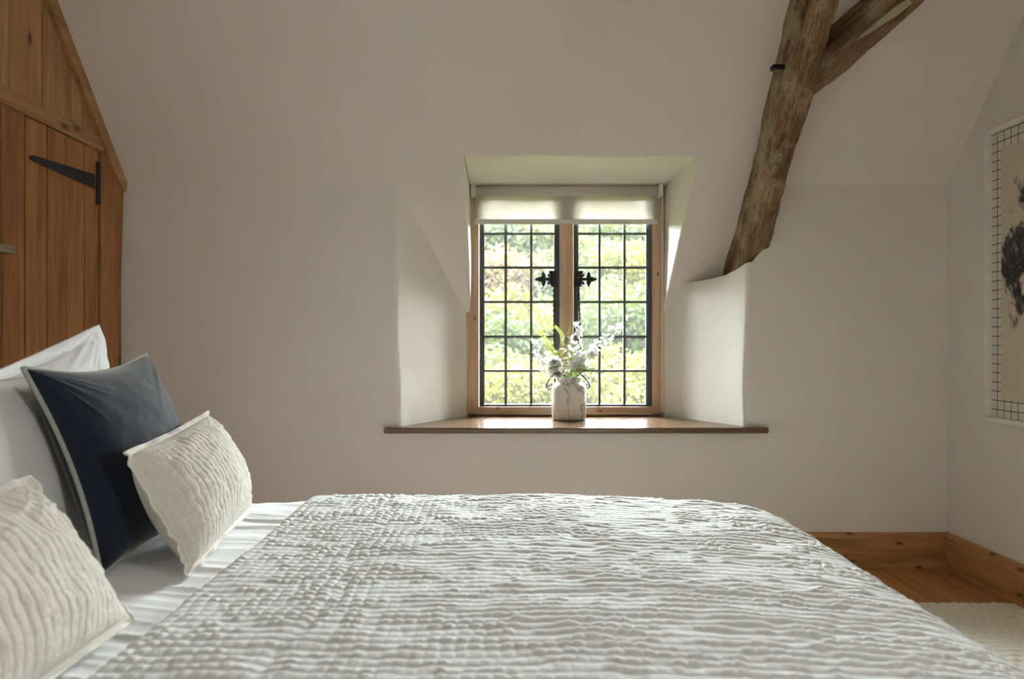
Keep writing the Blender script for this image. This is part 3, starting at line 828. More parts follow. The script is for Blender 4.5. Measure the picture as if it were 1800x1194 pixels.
# ================================================================== BED
ZQ = 0.630; ZSH = 0.614
BX0_, BX1_, BY0_, BY1_ = -1.24, 0.80, 0.70, 2.22
bed = empty('bed', (-0.2, 1.46, 0)); tag(bed, 'double bed with white bedding standing before the pine door', 'bed')
t = MB(); t.box((BX0_ + .02, BY0_ + .03, 0.14), (BX1_ - .06, BY1_ - .05, 0.34)); t.build('bed_base', M['mattress'], bed, bevel=.02)
t = MB(); t.box((BX0_ + .02, BY0_ + .02, 0.345), (BX1_ - .05, BY1_ - .05, 0.575)); t.build('mattress', M['mattress'], bed, bevel=.05, seg=4)
for sx in (BX0_ + .1, BX1_ - .14):
    for sy in (BY0_ + .1, BY1_ - .12):
        t = MB(); t.tube([(sx, sy, 0), (sx, sy, .14)], [.02, .028], 12); t.build('leg', M['dark_wood'], bed)
t = MB(); t.box((BX0_ - .075, BY0_ + .02, 0.0), (BX0_ - .005, BY1_ - .02, 0.93)); t.build('headboard', M['pillow_grey'], bed, bevel=.025, seg=4)

def draped(s, t_, x0, x1, y0, y1, R, ztop):
    """cloth laid over a slab: parameters s (x) and t (y) measured along the cloth"""
    sx0, sx1 = x0, x1 - R; ty0, ty1 = y0 + R, y1 - R
    a = np.maximum(0, s - sx1); b_ = np.where(t_ > ty1, t_ - ty1, np.where(t_ < ty0, t_ - ty0, 0))
    L = np.hypot(a, b_); Ls = np.maximum(L, 1e-9)
    arc = np.minimum(L / R, PI / 2)
    hz = R * np.sin(arc); drop = R * (1 - np.cos(arc)) + np.maximum(0, L - R * PI / 2)
    X = np.minimum(s, sx1) + a / Ls * hz; Y = np.clip(t_, ty0, ty1) + b_ / Ls * hz
    Z = ztop - drop
    nx = a / Ls * np.sin(arc); ny = b_ / Ls * np.sin(arc); nz = np.cos(arc)
    return np.stack([X, Y, Z], -1), np.stack([nx, ny, nz], -1)

# quilt
R = 0.20; x0q = -0.600; x1q = 0.945; y0q = 0.62; y1q = 2.31
HANG = 0.40
step = 0.0034
s = np.arange(x0q, x1q - R + R * PI / 2 + 0.30, step); tt = np.arange(y0q + R - R * PI / 2 - 0.12, y1q - R + R * PI / 2 + 0.22, step)
Sg, Tg = np.meshgrid(s, tt, indexing='ij')
Pq, Nq = draped(Sg, Tg, x0q, x1q, y0q, y1q, R, ZQ)
p_row, q_col = 0.0245, 0.0235
wv = Tg + 0.009 * vnoise(Sg * 6, Tg * 8, 1) + 0.0030 * vnoise(Sg * 34, Tg * 30, 2) + 0.0014 * vnoise(Sg * 75, Tg * 60, 3)
ri = np.floor(wv / p_row).astype(int); rf = wv / p_row - ri
rowh = 1 - (1 - np.sin(PI * rf)) ** 2.4; rowh = np.clip(rowh, 0, 1) * (0.72 + 0.28 * np.sin(PI * rf))
align = np.clip(1.0 - sstep(-0.30, 0.05, Sg + 0.12 * vnoise(Sg * 3, Tg * 3, 4)), 0.0, 1.0)
jit = LAT[ri % 256, 7] * q_col * 1.0
wu = Sg + 0.005 * vnoise(Sg * 12, Tg * 12, 5) + jit * (1 - align) + 0.004 * vnoise(Sg * 40, ri * 1.7, 6)
cf = wu / q_col - np.floor(wu / q_col)
colh = 1 - (1 - np.sin(PI * cf)) ** 2.0
wcol = np.clip(0.38 + 0.34 * align + 0.34 * vnoise(Sg * 9, Tg * 14, 8), 0.05, 0.9)
amp = 0.78 + 0.62 * vnoise(wu / q_col * 0.8, wv / p_row * 0.9, 9) + 0.42 * vnoise(Sg * 6, Tg * 13, 10)
h = 0.0062 * rowh * (1 - wcol + wcol * colh) * np.clip(amp, 0.45, 1.6)
h += 0.0035 * fbm(Sg * 11, Tg * 17, 12) + 0.003 * fbm(Sg * 2.6, Tg * 3.2, 13, 2)
# a few long soft folds and puckers
h -= 0.003 * np.exp(-((Tg - (1.28 + 0.03 * np.sin(Sg * 6))) / 0.010) ** 2) * sstep(-.2, .1, Sg)
h -= 0.0035 * np.exp(-((Sg - (-0.33 + 0.02 * np.sin(Tg * 11))) / 0.012) ** 2)
edge = np.clip((Sg - x0q) / 0.018, 0, 1)
h = h * (0.35 + 0.65 * edge) - 0.020 * (1 - edge) ** 2 
Pq = Pq + Nq * h[..., None]
Pq[..., 2] -= 0.030 * np.clip((Sg - 0.10) / 0.62, 0, 1.1) ** 2
Pq[..., 0] += 0.010 * vnoise(Sg * 0 + 3, Tg * 3.1, 15) * (1 - sstep(0, .25, Sg - x0q))
quilt = link('quilt', grid_mesh('quilt', Pq), M['quilt']); tag(quilt, 'pale grey stitched quilt spread over the bed', 'quilt')

# white duvet/sheet under it
step = 0.006
s = np.arange(-1.23, x0q + 0.14, step); tt = np.arange(y0q - 0.02 + R - R * PI / 2 - 0.20, y1q - .015 - R + R * PI / 2 + 0.28, step)
Sg, Tg = np.meshgrid(s, tt, indexing='ij')
Ps, Ns = draped(Sg, Tg, -1.4, 3, y0q + 0.012, y1q - 0.012, R * .9, ZSH)
ridge = lambda a_: 1 - np.abs(a_)
wx_ = Tg * 19 + 1.3 * vnoise(Sg * 3, Tg * 3, 22) + Sg * 3
w1 = ridge(vnoise(Sg * 2.2, wx_, 20)) ** 3; w2 = ridge(vnoise(Sg * 4, wx_ * 2.1 + 5, 21)) ** 2
near = np.exp(-((Sg - x0q + 0.02) / 0.16) ** 2)
hs = 0.0125 * w1 * (0.30 + 0.70 * near) * (0.62 + 0.38 * vnoise(Sg * 5, Tg * 6, 28)) + 0.003 * w2 * near + 0.007 * fbm(Sg * 4, Tg * 4, 25)
hs -= 0.010 * sstep(x0q - .02, x0q + .03, Sg) + 0.006
Ps = Ps + Ns * hs[..., None]
sheet = link('duvet', grid_mesh('duvet', Ps), M['sheet']); tag(sheet, 'creased white cotton duvet showing between pillows and quilt', 'duvet')

# ---- pillows and cushions
def pillow(name, BL, BR, TL, TR, thick_f, thick_b, n=90, flange=0.0, pinch=0.06, vp=2.0, q=0.55, wr=None, quilted=False, seed=0, skew=None):
    """closed cushion from its four seam corners; returns (front+back mesh, seam outline points)"""
    BL, BR, TL, TR = [np.array(p, float) for p in (BL, BR, TL, TR)]
    u = np.linspace(-1, 1, n); U, V = np.meshgrid(u, u, indexing='ij')
    Nn = np.cross(BR - BL, TL - BL); Nn /= np.linalg.norm(Nn)
    if Nn[0] < 0: Nn = -Nn
    Up = U * (1 - pinch * (1 - V ** 2) * np.abs(U) ** 1.5); Vp = V * (1 - pinch * (1 - U ** 2) * np.abs(V) ** 1.5)
    rc = 1 - 0.018 * (np.abs(U) * np.abs(V)) ** 8; Up = Up * rc; Vp = Vp * rc
    a = (Up + 1) / 2; b_ = (Vp + 1) / 2
    base = (1 - a)[..., None] * ((1 - b_)[..., None] * BL + b_[..., None] * TL) + a[..., None] * ((1 - b_)[..., None] * BR + b_[..., None] * TR)
    k = 1 - flange
    ui = np.clip(np.abs(U) / k, 0, 1); vi = np.clip(np.abs(V) / k, 0, 1)
    prof = ((1 - ui ** vp) * (1 - vi ** vp)) ** q
    prof = np.clip(prof, 0, 1)
    Lw = np.linalg.norm(BR - BL); Lh = np.linalg.norm(TL - BL)
    hf = prof * thick_f; hb = prof * thick_b
    rr = np.sqrt(U ** 2 + V ** 2)
    cor = np.clip((np.abs(U) * np.abs(V) - 0.25) / 0.75, 0, 1)
    if wr is not None:
        an = np.arctan2(np.sign(V) * (1 - np.abs(V)), np.sign(U) * (1 - np.abs(U)))
        radial = ridge(vnoise(an * 7 + 3, rr * 0.8 + 2, seed)) ** 2
        ed = np.maximum(ui, vi)
        nearc = np.clip((np.minimum(np.abs(U), np.abs(V)) - 0.25) / 0.6, 0, 1) * (1 - np.maximum(np.abs(U), np.abs(V)) ** 8) * np.clip(V + .6, 0, 1)
        hf = hf + wr * (radial * nearc * 1.1 + 0.8 * fbm(U * 2.5, V * 2.5, seed + 3) * prof)
        hb = hb + wr * 0.6 * fbm(U * 3, V * 3, seed + 5) * prof
    if quilted:
        sp_ = 0.0185
        cu = U * Lw / 2 + 0.006 * vnoise(U * 2.5, V * 3, seed + 1) + 0.0009 * vnoise(U * 14, V * 22, seed + 9)
        ii = np.floor(cu / sp_); rf_ = cu / sp_ - ii
        dist = np.minimum(rf_, 1 - rf_) * sp_
        deep = 0.55 + 0.55 * vnoise(ii * 3.7 + 0.5, V * 7 + ii, seed + 2)
        groove = np.exp(-(dist / 0.0016) ** 2) * deep
        puck = np.exp(-(dist / 0.008) ** 2) * vnoise(ii * 5.1, V * Lh / 0.022, seed + 4)
        gate = np.minimum(prof * 2.2, 1)
        hf = hf + gate * (0.0007 * np.sin(PI * rf_) ** .7 - 0.0024 * groove + 0.0009 * puck + 0.006 * fbm(U * 4, V * 5, seed + 6))
        # gathers running in from the side seams
        sidew = np.exp(-((np.abs(U) - k) / 0.25) ** 2) * (np.abs(U) < k)
        hf = hf + 0.006 * sidew * gate * ridge(vnoise(V * 8, U * 1.5, seed + 15)) ** 2
    if flange:
        inseam = np.exp(-((np.maximum(np.abs(U), np.abs(V)) - k) / 0.012) ** 2)
        hf = hf - 0.0 * inseam
        fl = np.clip((np.maximum(np.abs(U), np.abs(V)) - k) / max(flange, 1e-6), 0, 1)
        wav = 0.009 * fl * vnoise(U * 7 + V * 5, V * 7 - U * 3, seed + 12)
        base = base + wav[..., None] * Nn
    eps = 0.0022 * (1 - np.maximum(np.abs(U), np.abs(V)) ** 40)
    Fp = base + (hf + eps)[..., None] * Nn; Bp = base - (hb + eps)[..., None] * Nn
    return Fp, Bp, base, Nn
def pillow_obj(name, res, mat):
    Fp, Bp, base, Nn = res; n = Fp.shape[0]
    V = np.concatenate([Fp.reshape(-1, 3), Bp.reshape(-1, 3)]); idx = np.arange(n * n).reshape(n, n)
    qd = np.stack([idx[:-1, :-1], idx[1:, :-1], idx[1:, 1:], idx[:-1, 1:]], -1).reshape(-1, 4)
    qb = qd[:, ::-1] + n * n
    me = bpy.data.meshes.new(name); me.from_pydata(V.tolist(), [], np.concatenate([qd, qb]).tolist())
    bm = bmesh.new(); bm.from_mesh(me); bmesh.ops.remove_doubles(bm, verts=bm.verts, dist=0.0004); bmesh.ops.recalc_face_normals(bm, faces=bm.faces); bm.to_mesh(me); bm.free()
    me.polygons.foreach_set('use_smooth', [True] * len(me.polygons)); me.update()
    return link(name, me, mat)
def outline(base, inset=0):
    n = base.shape[0]; i = inset; j = n - 1 - inset
    return [base[k, i] for k in range(i, j)] + [base[j, k] for k in range(i, j)] + [base[k, j] for k in range(j, i, -1)] + [base[i, k] for k in range(j, i, -1)]

# white oxford pillow against the head of the bed
r_ = pillow('oxford', (-1.10, 1.28, .60), (-1.06, 2.03, .625), (-1.20, 1.28, .955), (-1.205, 2.045, 1.172), .085, .075, 110, 0.13, 0.035, 2.0, 0.6, 0.022, seed=31)
o = pillow_obj('oxford_pillow', r_, M['sheet']); tag(o, 'white cotton pillow with flat flanged border peaking in front of the door', 'pillow')
t = MB(); ol = [np.array(p_) + r_[3] * 0.0045 for p_ in outline(r_[2], 6)]
t.tube(ol, 0.0016, 5, close=True); st = t.build('border_stitching', M['sheet']); st.parent = o
# pale grey pillow, nearer
r_ = pillow('grey', (-1.00, .84, .60), (-0.985, 1.66, .60), (-1.115, .84, 1.02), (-1.11, 1.66, 1.035), .08, .075, 70, 0.0, 0.05, 2.2, 0.5, 0.006, seed=37)
o = pillow_obj('pillow', r_, M['pillow_grey']); tag(o, 'smooth pale grey pillow standing behind the navy cushion', 'pillow')
# navy velvet cushion with piping
r_ = pillow('navy', (-0.850, 1.44, .612), (-0.800, 1.90, .612), (-1.022, 1.446, 1.056), (-0.992, 1.895, 1.080), .088, .075, 110, 0.0, 0.15, 2.0, 0.5, 0.006, seed=41)
o = pillow_obj('velvet_cushion', r_, M['velvet']); tag(o, 'square navy velvet cushion with pale grey-green piping', 'cushion')
t = MB(); t.tube(outline(r_[2]), 0.0055, 8, close=True); pp = t.build('piping', M['piping'], smooth=True); pp.parent = o; pp['label'] = 'pale grey-green piping'
# linen lumbar cushions
def lumbar(BL, BR, TL, TR, seed, label):
    r_ = pillow('lumbar', BL, BR, TL, TR, .085, .085, 290, 0.075, 0.05, 2.0, 0.5, 0.004, True, seed)
    o = pillow_obj('linen_cushion', r_, M['linen']); tag(o, label, 'cushion', 'stitched linen cushions on the bed')
    n = r_[2].shape[0]
    # flange band as a part of its own: a thin welt along the four edges
    k_ = int(round(0.075 / 2 * (n - 1))); k_ = max(k_, 3)
    t = MB()
    F_, B_, base, Nn = r_
    t.tube([p_ for p_ in outline(base)], 0.0028, 6, close=True)
    wl_ = t.build('flange_edge', M['linen_edge'], smooth=True); wl_.parent = o
    t = MB(); t.tube([p_ + Nn * .0030 for p_ in outline(base, k_ - 1)], 0.0014, 5, close=True)
    se = t.build('seam', M['linen_edge'], smooth=True); se.parent = o
    return o
lumbar((-0.655, 1.43, .616), (-0.705, 1.93, .640), (-0.806, 1.445, .874), (-0.832, 1.925, .918), 51, 'pale linen stitched cushion leaning on the navy velvet cushion')
lumbar((-0.632, .66, .618), (-0.634, 1.178, .628), (-0.805, .66, .870), (-0.800, 1.150, .880), 57, 'pale linen stitched cushion nearest the camera at the bottom left')

# ================================================================== RUG
s = np.arange(0.75, 2.165, 0.0056); tt = np.arange(1.5, 2.885, 0.0056)
Sg, Tg = np.meshgrid(s, tt, indexing='ij')
ci = np.floor(Tg / 0.036).astype(int)
hr = 0.012 * np.abs(np.sin(PI * Tg / 0.036)) ** .6 * (0.35 + 0.65 * np.abs(np.sin(PI * (Sg / 0.042 + 0.5 * (ci % 2) + 0.15 * vnoise(Sg * 9, Tg * 9, 3)))) ** .6)
hr *= (0.75 + 0.4 * vnoise(Sg * 18, Tg * 18, 6))
ed = np.minimum(np.minimum(Sg - s[0], s[-1] - Sg), np.minimum(Tg - tt[0], tt[-1] - Tg)); er = np.clip(ed / 0.02, 0, 1)
Z = 0.001 + (0.012 + hr) * np.sqrt(np.clip(1 - (1 - er) ** 2, 0, 1))
wob_ = 0.008 * vnoise(Sg * 2, Sg * 0 + 2, 8) * sstep(2.6, 2.88, Tg)
rug = link('rug', grid_mesh('rug', np.stack([Sg, Tg + wob_, Z], -1)), M['rug']); tag(rug, 'cream nubbly woven wool rug on the floorboards beside the bed', 'rug')

# ================================================================== PICTURE ON THE RIGHT WALL
pic = empty('framed_picture', (XR, 2.55, 1.41)); tag(pic, 'large white framed abstract ink painting on the right wall', 'picture')
PY0, PY1, PZ0, PZ1 = 2.10, 3.07, 0.762, 2.062; bw = 0.021; xf0 = 2.160
for (a, b_) in (((PY0, PZ0), (PY1, PZ0 + bw)), ((PY0, PZ1 - bw), (PY1, PZ1)), ((PY0, PZ0 + bw), (PY0 + bw, PZ1 - bw)), ((PY1 - bw, PZ0 + bw), (PY1, PZ1 - bw))):
    t = MB(); t.box((xf0, a[0], a[1]), (XR - .001, b_[0], b_[1])); t.build('frame_bar', M['white_paint'], pic, bevel=0.002)
# grid-printed border sheet
m, nt, b = newmat('grid_print'); tc = nt.nodes.new('ShaderNodeTexCoord'); sx = nt.nodes.new('ShaderNodeSeparateXYZ')
nz = noise(nt, tc.outputs['Object'], 9, 2)
nt.links.new(tc.outputs['Object'], sx.inputs[0])
def line(sock, ofs):
    ad = N(nt, 'ShaderNodeMath', operation='ADD'); ad.inputs[1].default_value = ofs; nt.links.new(sock, ad.inputs[0])
    w1_ = N(nt, 'ShaderNodeMath', operation='MULTIPLY_ADD'); nt.links.new(nz, w1_.inputs[0]); w1_.inputs[1].default_value = 0.008; nt.links.new(ad.outputs[0], w1_.inputs[2])
    dv = N(nt, 'ShaderNodeMath', operation='DIVIDE'); dv.inputs[1].default_value = 0.0407; nt.links.new(w1_.outputs[0], dv.inputs[0])
    fr = N(nt, 'ShaderNodeMath', operation='FRACT'); nt.links.new(dv.outputs[0], fr.inputs[0])
    lt = N(nt, 'ShaderNodeMath', operation='LESS_THAN'); lt.inputs[1].default_value = 0.085; nt.links.new(fr.outputs[0], lt.inputs[0]); return lt.outputs[0]
mxx = N(nt, 'ShaderNodeMath', operation='MAXIMUM'); nt.links.new(line(sx.outputs['Y'], 10 * 0.0407 - 3.018 + 3.0 * 0.0407 * 20), mxx.inputs[0]); nt.links.new(line(sx.outputs['Z'], 80 * 0.0407 - 2.000), mxx.inputs[1])
cc = mix(nt, mxx.outputs[0], (0.66, 0.64, 0.565), (0.022, 0.021, 0.02)); nt.links.new(cc, b.inputs['Base Color']); b.inputs['Roughness'].default_value = 0.8
t = MB(); t.box((2.182, PY0 + bw - .004, PZ0 + bw - .004), (2.1875, PY1 - bw + .004, PZ1 - bw + .004)); t.build('grid_border', m, pic)
# painting sheet
m, nt, b = newmat('ink_painting'); tc = nt.nodes.new('ShaderNodeTexCoord'); ov = tc.outputs['Object']
sx = nt.nodes.new('ShaderNodeSeparateXYZ'); nt.links.new(ov, sx.inputs[0])
mp = nt.nodes.new('ShaderNodeMapping'); mp.inputs['Rotation'].default_value = (0.5, 0, 0); mp.inputs['Scale'].default_value = (1, 1, 0.55); nt.links.new(ov, mp.inputs['Vector'])
n1 = noise(nt, mp.outputs[0], 4.2, 6, 0.68, 1.2); n2 = noise(nt, mp.outputs[0], 26, 5, 0.7)
def mth(op, a, b2):
    k_ = N(nt, 'ShaderNodeMath', operation=op)
    for i, v_ in enumerate((a, b2)):
        if isinstance(v_, (int, float)): k_.inputs[i].default_value = v_
        else: nt.links.new(v_, k_.inputs[i])
    return k_.outputs[0]
dy = mth('MULTIPLY', mth('SUBTRACT', sx.outputs['Y'], 2.585), 2.05); dz = mth('MULTIPLY', mth('SUBTRACT', sx.outputs['Z'], 1.46), 1.95)
rad = mth('SQRT', mth('ADD', mth('MULTIPLY', dy, dy), mth('MULTIPLY', dz, dz)), 0)
val = mth('ADD', mth('SUBTRACT', mth('ADD', mth('MULTIPLY', n1, 1.0), mth('MULTIPLY', n2, 0.55)), mth('MULTIPLY', mth('POWER', rad, 3.0), 0.30)), -0.065)
cc = ramp(nt, val, [(0.515, (0.62, 0.54, 0.42)), (0.575, (0.34, 0.31, 0.26)), (0.62, (0.06, 0.058, 0.055)), (0.72, (0.012, 0.012, 0.012)), (0.80, (0.30, 0.28, 0.24))])
nt.links.new(cc, b.inputs['Base Color']); b.inputs['Roughness'].default_value = 0.85
t = MB(); t.box((2.1795, PY0 + .081, .8626), (2.1822, 2.989, 1.963)); t.build('painting', m, pic)

# ================================================================== WALL SHELF ON THE LEFT
sh = empty('wall_shelf', (XL, 2.2, 1.44)); tag(sh, 'weathered pale wooden shelf end fixed to the pine boarding', 'shelf')
ye = 2.475
t = MB(); t.prism([(XL + .0085, 1.75, 1.428), (XL + .125, 1.75, 1.428), (XL + .118, ye, 1.432), (XL + .0085, ye, 1.432)], (0, 0, 0.030)); t.build('shelf_board', M['shelf'], sh, bevel=0.003)
for yy in (1.8, 2.32):
    t = MB(); t.prism([(XL + .0085, yy, 1.428), (XL + .09, yy, 1.428), (XL + .0085, yy, 1.33)], (0, .02, 0)); t.build('bracket', M['dark_wood'], sh)

# ================================================================== ROLLER BLIND
bl = empty('roller_blind', (0.355, 3.84, 1.97)); tag(bl, 'translucent cream roller blind lowered a little over the window', 'blind')
BD = 3.835
def bx_(px): return (px - 885) * BD / F
def bz_(py): return CAMZ + (608 - py) * BD / F
xa, xb = bx_(834), bx_(1158); zt_, rt = bz_(336.5), 0.026
t = MB(); t.tube([(xa, BD, zt_), (xb, BD, zt_)], rt, 20); t.build('roller', M['blind'], bl, smooth=True)
n_ = 14
P = np.zeros((30, n_, 3))
for i in range(30):
    x = xa + (xb - xa) * i / 29
    for j in range(n_):
        z = zt_ + (bz_(389) - zt_) * j / (n_ - 1)
        P[i, j] = (x, BD + rt + .001 + .0015 * math.sin(x * 7) * j / n_, z)
t = link('blind_fabric', grid_mesh('blind_fabric', P), M['blind']); child(t, bl)
so_ = t.modifiers.new('cloth', 'SOLIDIFY'); so_.thickness = 0.0006
t = MB(); t.box((xa, BD + rt - .006, bz_(393)), (xb, BD + rt + .008, bz_(384))); o = t.build('bottom_bar', M['white_plastic'], bl, bevel=.004, seg=3)
for x, sgn in ((xa - .006, -1), (xb + .006, 1)):
    t = MB(); t.box((x - .012, BD - .03, zt_ - .03), (x + .012, 3.8805, zt_ + .036)); t.tube([(x, BD, zt_), (x + sgn * .014, BD, zt_)], [.03, .024], 14)
    t.build('bracket', M['white_plastic'], bl, bevel=.003)
t = MB()
for k_, xo in ((0, 0), (1, .006)):
    z = zt_ - .02
    while z > ZSILL + .03:
        t.tube([(bx_(1163) + xo, BD - .012 + xo, z), (bx_(1163) + xo, BD - .012 + xo, z - .0042)], .0019, 5); z -= .006
o = t.build('bead_chain', M['white_plastic'], bl); o['kind'] = 'stuff'; o['label'] = 'white bead pull chain'

# ================================================================== VASE AND FLOWERS
VX, VY = at(1000, 700, 3.70).x, 3.70
S_ = F / VY
prof = [(0.0, 0.0), (.078, 0.0), (.088, .004), (.0935, .014), (.0945, .05), (.0945, .165), (.092, .182), (.083, .196), (.074, .203), (.0705, .210), (.0715, .222), (.0735, .230), (.0715, .234), (.066, .233), (.064, .222), (.064, .20), (.075, .185), (.082, .16), (.083, .03), (0.0, .02)]
t = MB(); t.lathe([(a_ * .985, z * .985) for a_, z in prof], (VX, VY, ZSILL + .0005), 48)
o = t.build('vase', M['marble'], smooth=True); tag(o, 'rounded grey-veined marble vase standing on the window sill', 'vase')

def petal_ring(t, c_, nrm, n_, L, wd, cup=0.35, rot=0.0, z0=0.0, curl=0.0):
    nrm = Vector(nrm).normalized(); a_ = nrm.orthogonal().normalized(); b_ = nrm.cross(a_)
    for k_ in range(n_):
        an = rot + 2 * PI * k_ / n_ + random.uniform(-.15, .15); d_ = a_ * math.cos(an) + b_ * math.sin(an); s_ = nrm.cross(d_)
        L2 = L * random.uniform(.85, 1.12)
        o_ = Vector(c_) + nrm * z0
        p = [o_, o_ + d_ * L2 * .45 + s_ * wd * .5 + nrm * cup * L2 * .45, o_ + d_ * L2 * .8 + s_ * wd * .38 + nrm * cup * L2 * .75, o_ + d_ * L2 + nrm * (cup - curl) * L2,
             o_ + d_ * L2 * .8 - s_ * wd * .38 + nrm * cup * L2 * .75, o_ + d_ * L2 * .45 - s_ * wd * .5 + nrm * cup * L2 * .45, o_ + d_ * L2 * .55 + nrm * cup * L2 * .42]
        t.add(p, [(0, 1, 6), (1, 2, 6), (2, 3, 6), (3, 4, 6), (4, 5, 6), (5, 0, 6)])
def bloom(c_, nrm, size, parent):
    t = MB(); petal_ring(t, c_, nrm, 5, size, size * .50, .25, random.random() * 6, 0, .1); petal_ring(t, c_, nrm, 4, size * .7, size * .5, .75, random.random() * 6, .001)
    o = t.build('bloom', M['petal'], parent)
    return o
def heart(c_, nrm, size, parent):
    t = MB(); n_ = Vector(nrm).normalized(); t.tube([Vector(c_), Vector(c_) + n_ * size * .5], [size * .22, size * .12], 6); t.build('flower_heart', M['petal_in'], parent)
def leaf(c_, d_, nrm, L, wd, parent, mat='leaf'):
    d_ = Vector(d_).normalized(); nrm = Vector(nrm); s_ = d_.cross(nrm).normalized(); nr = s_.cross(d_); t = MB(); c_ = Vector(c_)
    pts = []; K = 6
    for i in range(K + 1):
        f_ = i / K; w_ = wd * .5 * math.sin(PI * min(1, f_ * .93 + .05)) ** .8; z = -.25 * L * f_ * f_
        m_ = c_ + d_ * L * f_ + nr * z
        pts += [m_ - s_ * w_ + nr * w_ * .3, m_, m_ + s_ * w_ + nr * w_ * .3]
    t.add(pts, [f for i in range(K) for f in ((i*3, i*3+1, i*3+4, i*3+3), (i*3+1, i*3+2, i*3+5, i*3+4))])
    return t.build('leaf', M[mat], parent, smooth=True)
def curve(pts, n_=18):
    P_ = [Vector(p) for p in pts]; P_ = [P_[0]] + P_ + [P_[-1]]; out = []
    for i in range(1, len(P_) - 2):
        for j in range(n_):
            t_ = j / n_; a_, b_, c_, d_ = P_[i-1], P_[i], P_[i+1], P_[i+2]
            out.append(0.5 * ((2*b_) + (c_ - a_) * t_ + (2*a_ - 5*b_ + 4*c_ - d_) * t_*t_ + (3*b_ - a_ - 3*c_ + d_) * t_**3))
    out.append(P_[-2]); return out
def fp(px, py, dd=0.0):
    return at(px, py, VY + dd)
foot = Vector((VX, VY, ZSILL + .05))
def mouth(dx, dy=0): return Vector((VX + dx, VY + dy, ZSILL + .225))
def spray(label, path, f0, n_b, size, dd=0.0, mat='stem', group=None, leaves=2, name='flower_spray', tip=0.0):
    root = empty(name, foot); tag(root, label, 'flower', group)
    pts = curve([foot] + path); t = MB(); t.tube(pts, [.0022 - .0012 * i / len(pts) for i in range(len(pts))], 6); t.build('stem', M[mat], root, smooth=True)
    m_ = len(pts) - 1
    for k_ in range(n_b):
        f_ = f0 + (1 - tip - f0) * (k_ + .3) / n_b; i = min(m_ - 1, int(f_ * m_)); p = pts[i]; tg = (pts[i+1] - pts[i]).normalized()
        an = k_ * 2.4; sd = tg.orthogonal(); sd.rotate(Matrix.Rotation(an, 3, tg)); sd = (sd + Vector((0, -.55, .1))).normalized()
        sz = size * (1.1 - .45 * k_ / n_b); c_ = p + sd * sz * .55
        bloom(c_, sd + tg * .25, sz, root)
        if k_ % 2 == 0: heart(c_, sd + tg * .25, sz * .45, root)
    for k_ in range(leaves):
        i = int((f0 * .55 + .10 * k_) * m_); p = pts[i]; tg = (pts[i+1] - pts[i]).normalized()
        leaf(p, tg + Vector((random.uniform(-1, 1), -.6, .3)), (0, -.3, 1), .045, .022, root, random.choice(('leaf', 'leaf_lime')))
    return root
spray('long white blossom spray reaching up to the right', [mouth(.03, -.01), fp(1030, 632, -.02), fp(1062, 597, -.03), fp(1092, 570, -.03)], .46, 11, .036)
spray('upright white blossom spray in front of the mullion edge', [mouth(.005, .01), fp(1008, 628, 0), fp(1013, 598, .0), fp(1018, 568, .0)], .42, 10, .037)
spray('arching white blossom spray bending to the left', [mouth(-.03, -.01), fp(975, 645, -.02), fp(948, 618, -.02), fp(925, 597, -.02), fp(892, 594, .0)],   .36, 11, .034, mat='twig', tip=.20)
spray('short white blossom cluster low in the middle of the vase', [mouth(.01, -.03), fp(1010, 645, -.05), fp(1018, 628, -.06)], .5, 8, .036)
spray('small white blossom sprig leaning right above the rim', [mouth(.035, -.02), fp(1022, 640, -.03), fp(1040, 618, -.04)], .5, 8, .032, leaves=3)
spray('white blossom sprig low on the left over the rim', [mouth(-.02, -.03), fp(970, 655, -.06), fp(950, 640, -.07)], .5, 7, .033)
# peony
def peony(label, c_, rad, path, mat='petal'):
    root = empty('peony', foot); tag(root, label, 'flower')
    pts = curve([foot] + path + [c_]); t = MB(); t.tube(pts, .0028, 6); t.build('stem', M['stem'], root, smooth=True)
    nd = Vector((-.25, -.7, .65)).normalized()
    for ring in range(6):
        f_ = ring / 5; t = MB(); petal_ring(t, c_, nd, 8 - ring // 2, rad * (1.0 - .35 * f_), rad * (.85 - .3 * f_), .15 + 1.25 * f_, ring * .5, rad * .1 * f_ - rad * .35, -.15)
        t.build('petal_ring', M['petal_soft'], root)
    # rounded heart of folded petals
    t = MB(); n1_ = 12
    prof_ = [(rad * .45 * math.sin(PI * i / n1_), -rad * .45 * math.cos(PI * i / n1_)) for i in range(n1_ + 1)]
    t.lathe(prof_, (0, 0, 0), 28)
    t.v = [tuple(Vector(p) * (1 + .08 * math.sin(9 * math.atan2(p[1], p[0]) + 14 * p[2] / rad))) for p in t.v]
    o = t.build('folded_petals', M['petal_soft'], root, smooth=True); o.data.transform(Matrix.Translation(c_)); 
    leaf(pts[-8], (-.5, -.5, .1), (0, -.3, 1), .06, .03, root)
    return root
peony('large round white peony at the front left of the vase', fp(975, 640, -.09), .046, [mouth(-.03, -.04)])
peony('smaller drooping white rose below the peony at the rim', fp(981, 657, -.10), .028, [mouth(-.02, -.05)])
# bud on a thin stem
root = empty('poppy_pod', foot); tag(root, 'round grey-green seed pod on a thin stem in the middle', 'flower')
pts = curve([foot, mouth(-.005, .0), fp(997, 630), fp(995.5, 604)]); t = MB(); t.tube(pts, .0018, 6); t.build('stem', M['stem'], root, smooth=True)
t = MB(); c_ = fp(995.5, 599); t.lathe([(.001, -.022), (.012, -.018), (.0185, -.004), (.019, .006), (.015, .016), (.008, .019), (.013, .024), (.001, .025)], c_, 18); t.build('pod', M['bud'], root, smooth=True)
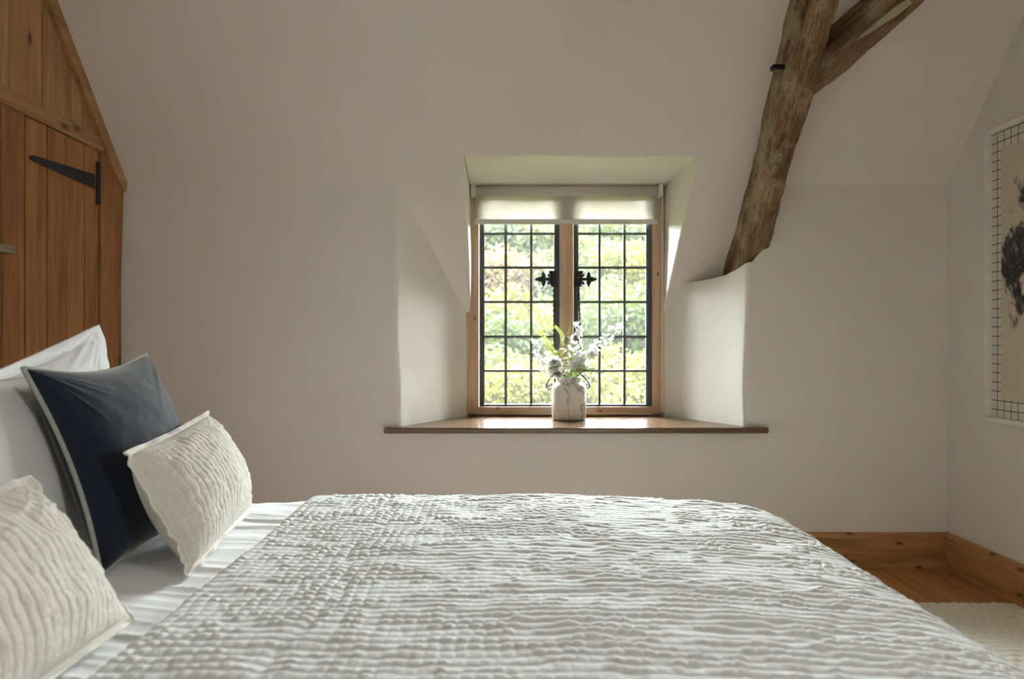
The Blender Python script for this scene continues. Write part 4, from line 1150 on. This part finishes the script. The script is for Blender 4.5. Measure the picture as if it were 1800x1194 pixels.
# fern-like sprigs
def sprig(label, path, f0, mat, n_=16, L=.016, smat='stem'):
    root = empty('fern_sprig', foot); tag(root, label, 'foliage')
    pts = curve([foot] + path); t = MB(); t.tube(pts, .0011, 5); t.build('stem', M[smat], root, smooth=True); m_ = len(pts) - 1
    t = MB()
    for k_ in range(n_):
        f_ = f0 + (1 - f0) * k_ / n_; i = min(m_ - 1, int(f_ * m_)); p = pts[i]; tg = (pts[i+1] - pts[i]).normalized(); s_ = tg.cross(Vector((0, 1, 0))).normalized()
        for sg in (-1, 1):
            d_ = (s_ * sg + tg * .5).normalized(); w_ = tg * L * .22; LL = L * (1.1 - .6 * k_ / n_)
            t.add([p, p + d_ * LL * .5 + w_, p + d_ * LL, p + d_ * LL * .5 - w_], [(0, 1, 2, 3)])
    o = t.build('leaflets', M[mat], root); o['kind'] = 'stuff'
    return root
sprig('pale lime fern frond curling left at the top of the bunch', [mouth(-.01, .01), fp(994, 625, .02), fp(988, 590, .02), fp(975, 573, .01)], .62, 'leaf_lime')
sprig('thin upright lime grass blade sprig left of the upright spray', [mouth(.0, .02), fp(1000, 620, .02), fp(998, 590, .02), fp(1003, 572, .01)], .6, 'leaf_lime', 12, .010)
sprig('wispy yellow-green sprig spreading over the left panes', [mouth(-.02, .01), fp(980, 630, .03), fp(960, 600, .04), fp(948, 580, .03)], .5, 'leaf_lime', 18, .022)
sprig('fine yellow sprig low beside the peony', [mouth(-.02, .02), fp(978, 628, .03), fp(962, 606, .03)], .5, 'leaf_lime', 14, .020)
# leafy stems
def leafy(label, path, n_, L, wd, mat):
    root = empty('leaf_stem', foot); tag(root, label, 'foliage')
    pts = curve([foot] + path); t = MB(); t.tube(pts, .0018, 6); t.build('stem', M['stem'], root, smooth=True); m_ = len(pts) - 1
    for k_ in range(n_):
        i = int((.5 + .48 * k_ / max(1, n_ - 1)) * m_) - 1; p = pts[i]; an = k_ * 2.4 + random.random()
        leaf(p, Vector((math.cos(an), -.55, .45 + .3 * math.sin(an))), (0, -.4, 1), L * random.uniform(.85, 1.15), wd, root, mat)
    return root
leafy('lime green rounded leaves behind the peony', [mouth(-.02, .0), fp(988, 632, .0), fp(980, 614, -.01)], 6, .048, .030, 'leaf_lime')
leafy('dark green leaves at the left of the rim', [mouth(-.04, -.02), fp(975, 655, -.05)], 6, .05, .03, 'leaf')
leafy('broad green leaves drooping over the right of the rim', [mouth(.045, -.03), fp(1022, 655, -.06), fp(1032, 652, -.07)], 6, .055, .032, 'leaf')
leafy('green leaves filling the middle of the bunch', [mouth(.01, -.02), fp(1003, 640, -.04), fp(1006, 620, -.05)], 8, .05, .026, 'leaf')
leafy('green leaves among the blossom right of centre', [mouth(.03, .0), fp(1020, 645, -.03), fp(1030, 625, -.03)], 7, .045, .024, 'leaf_lime')
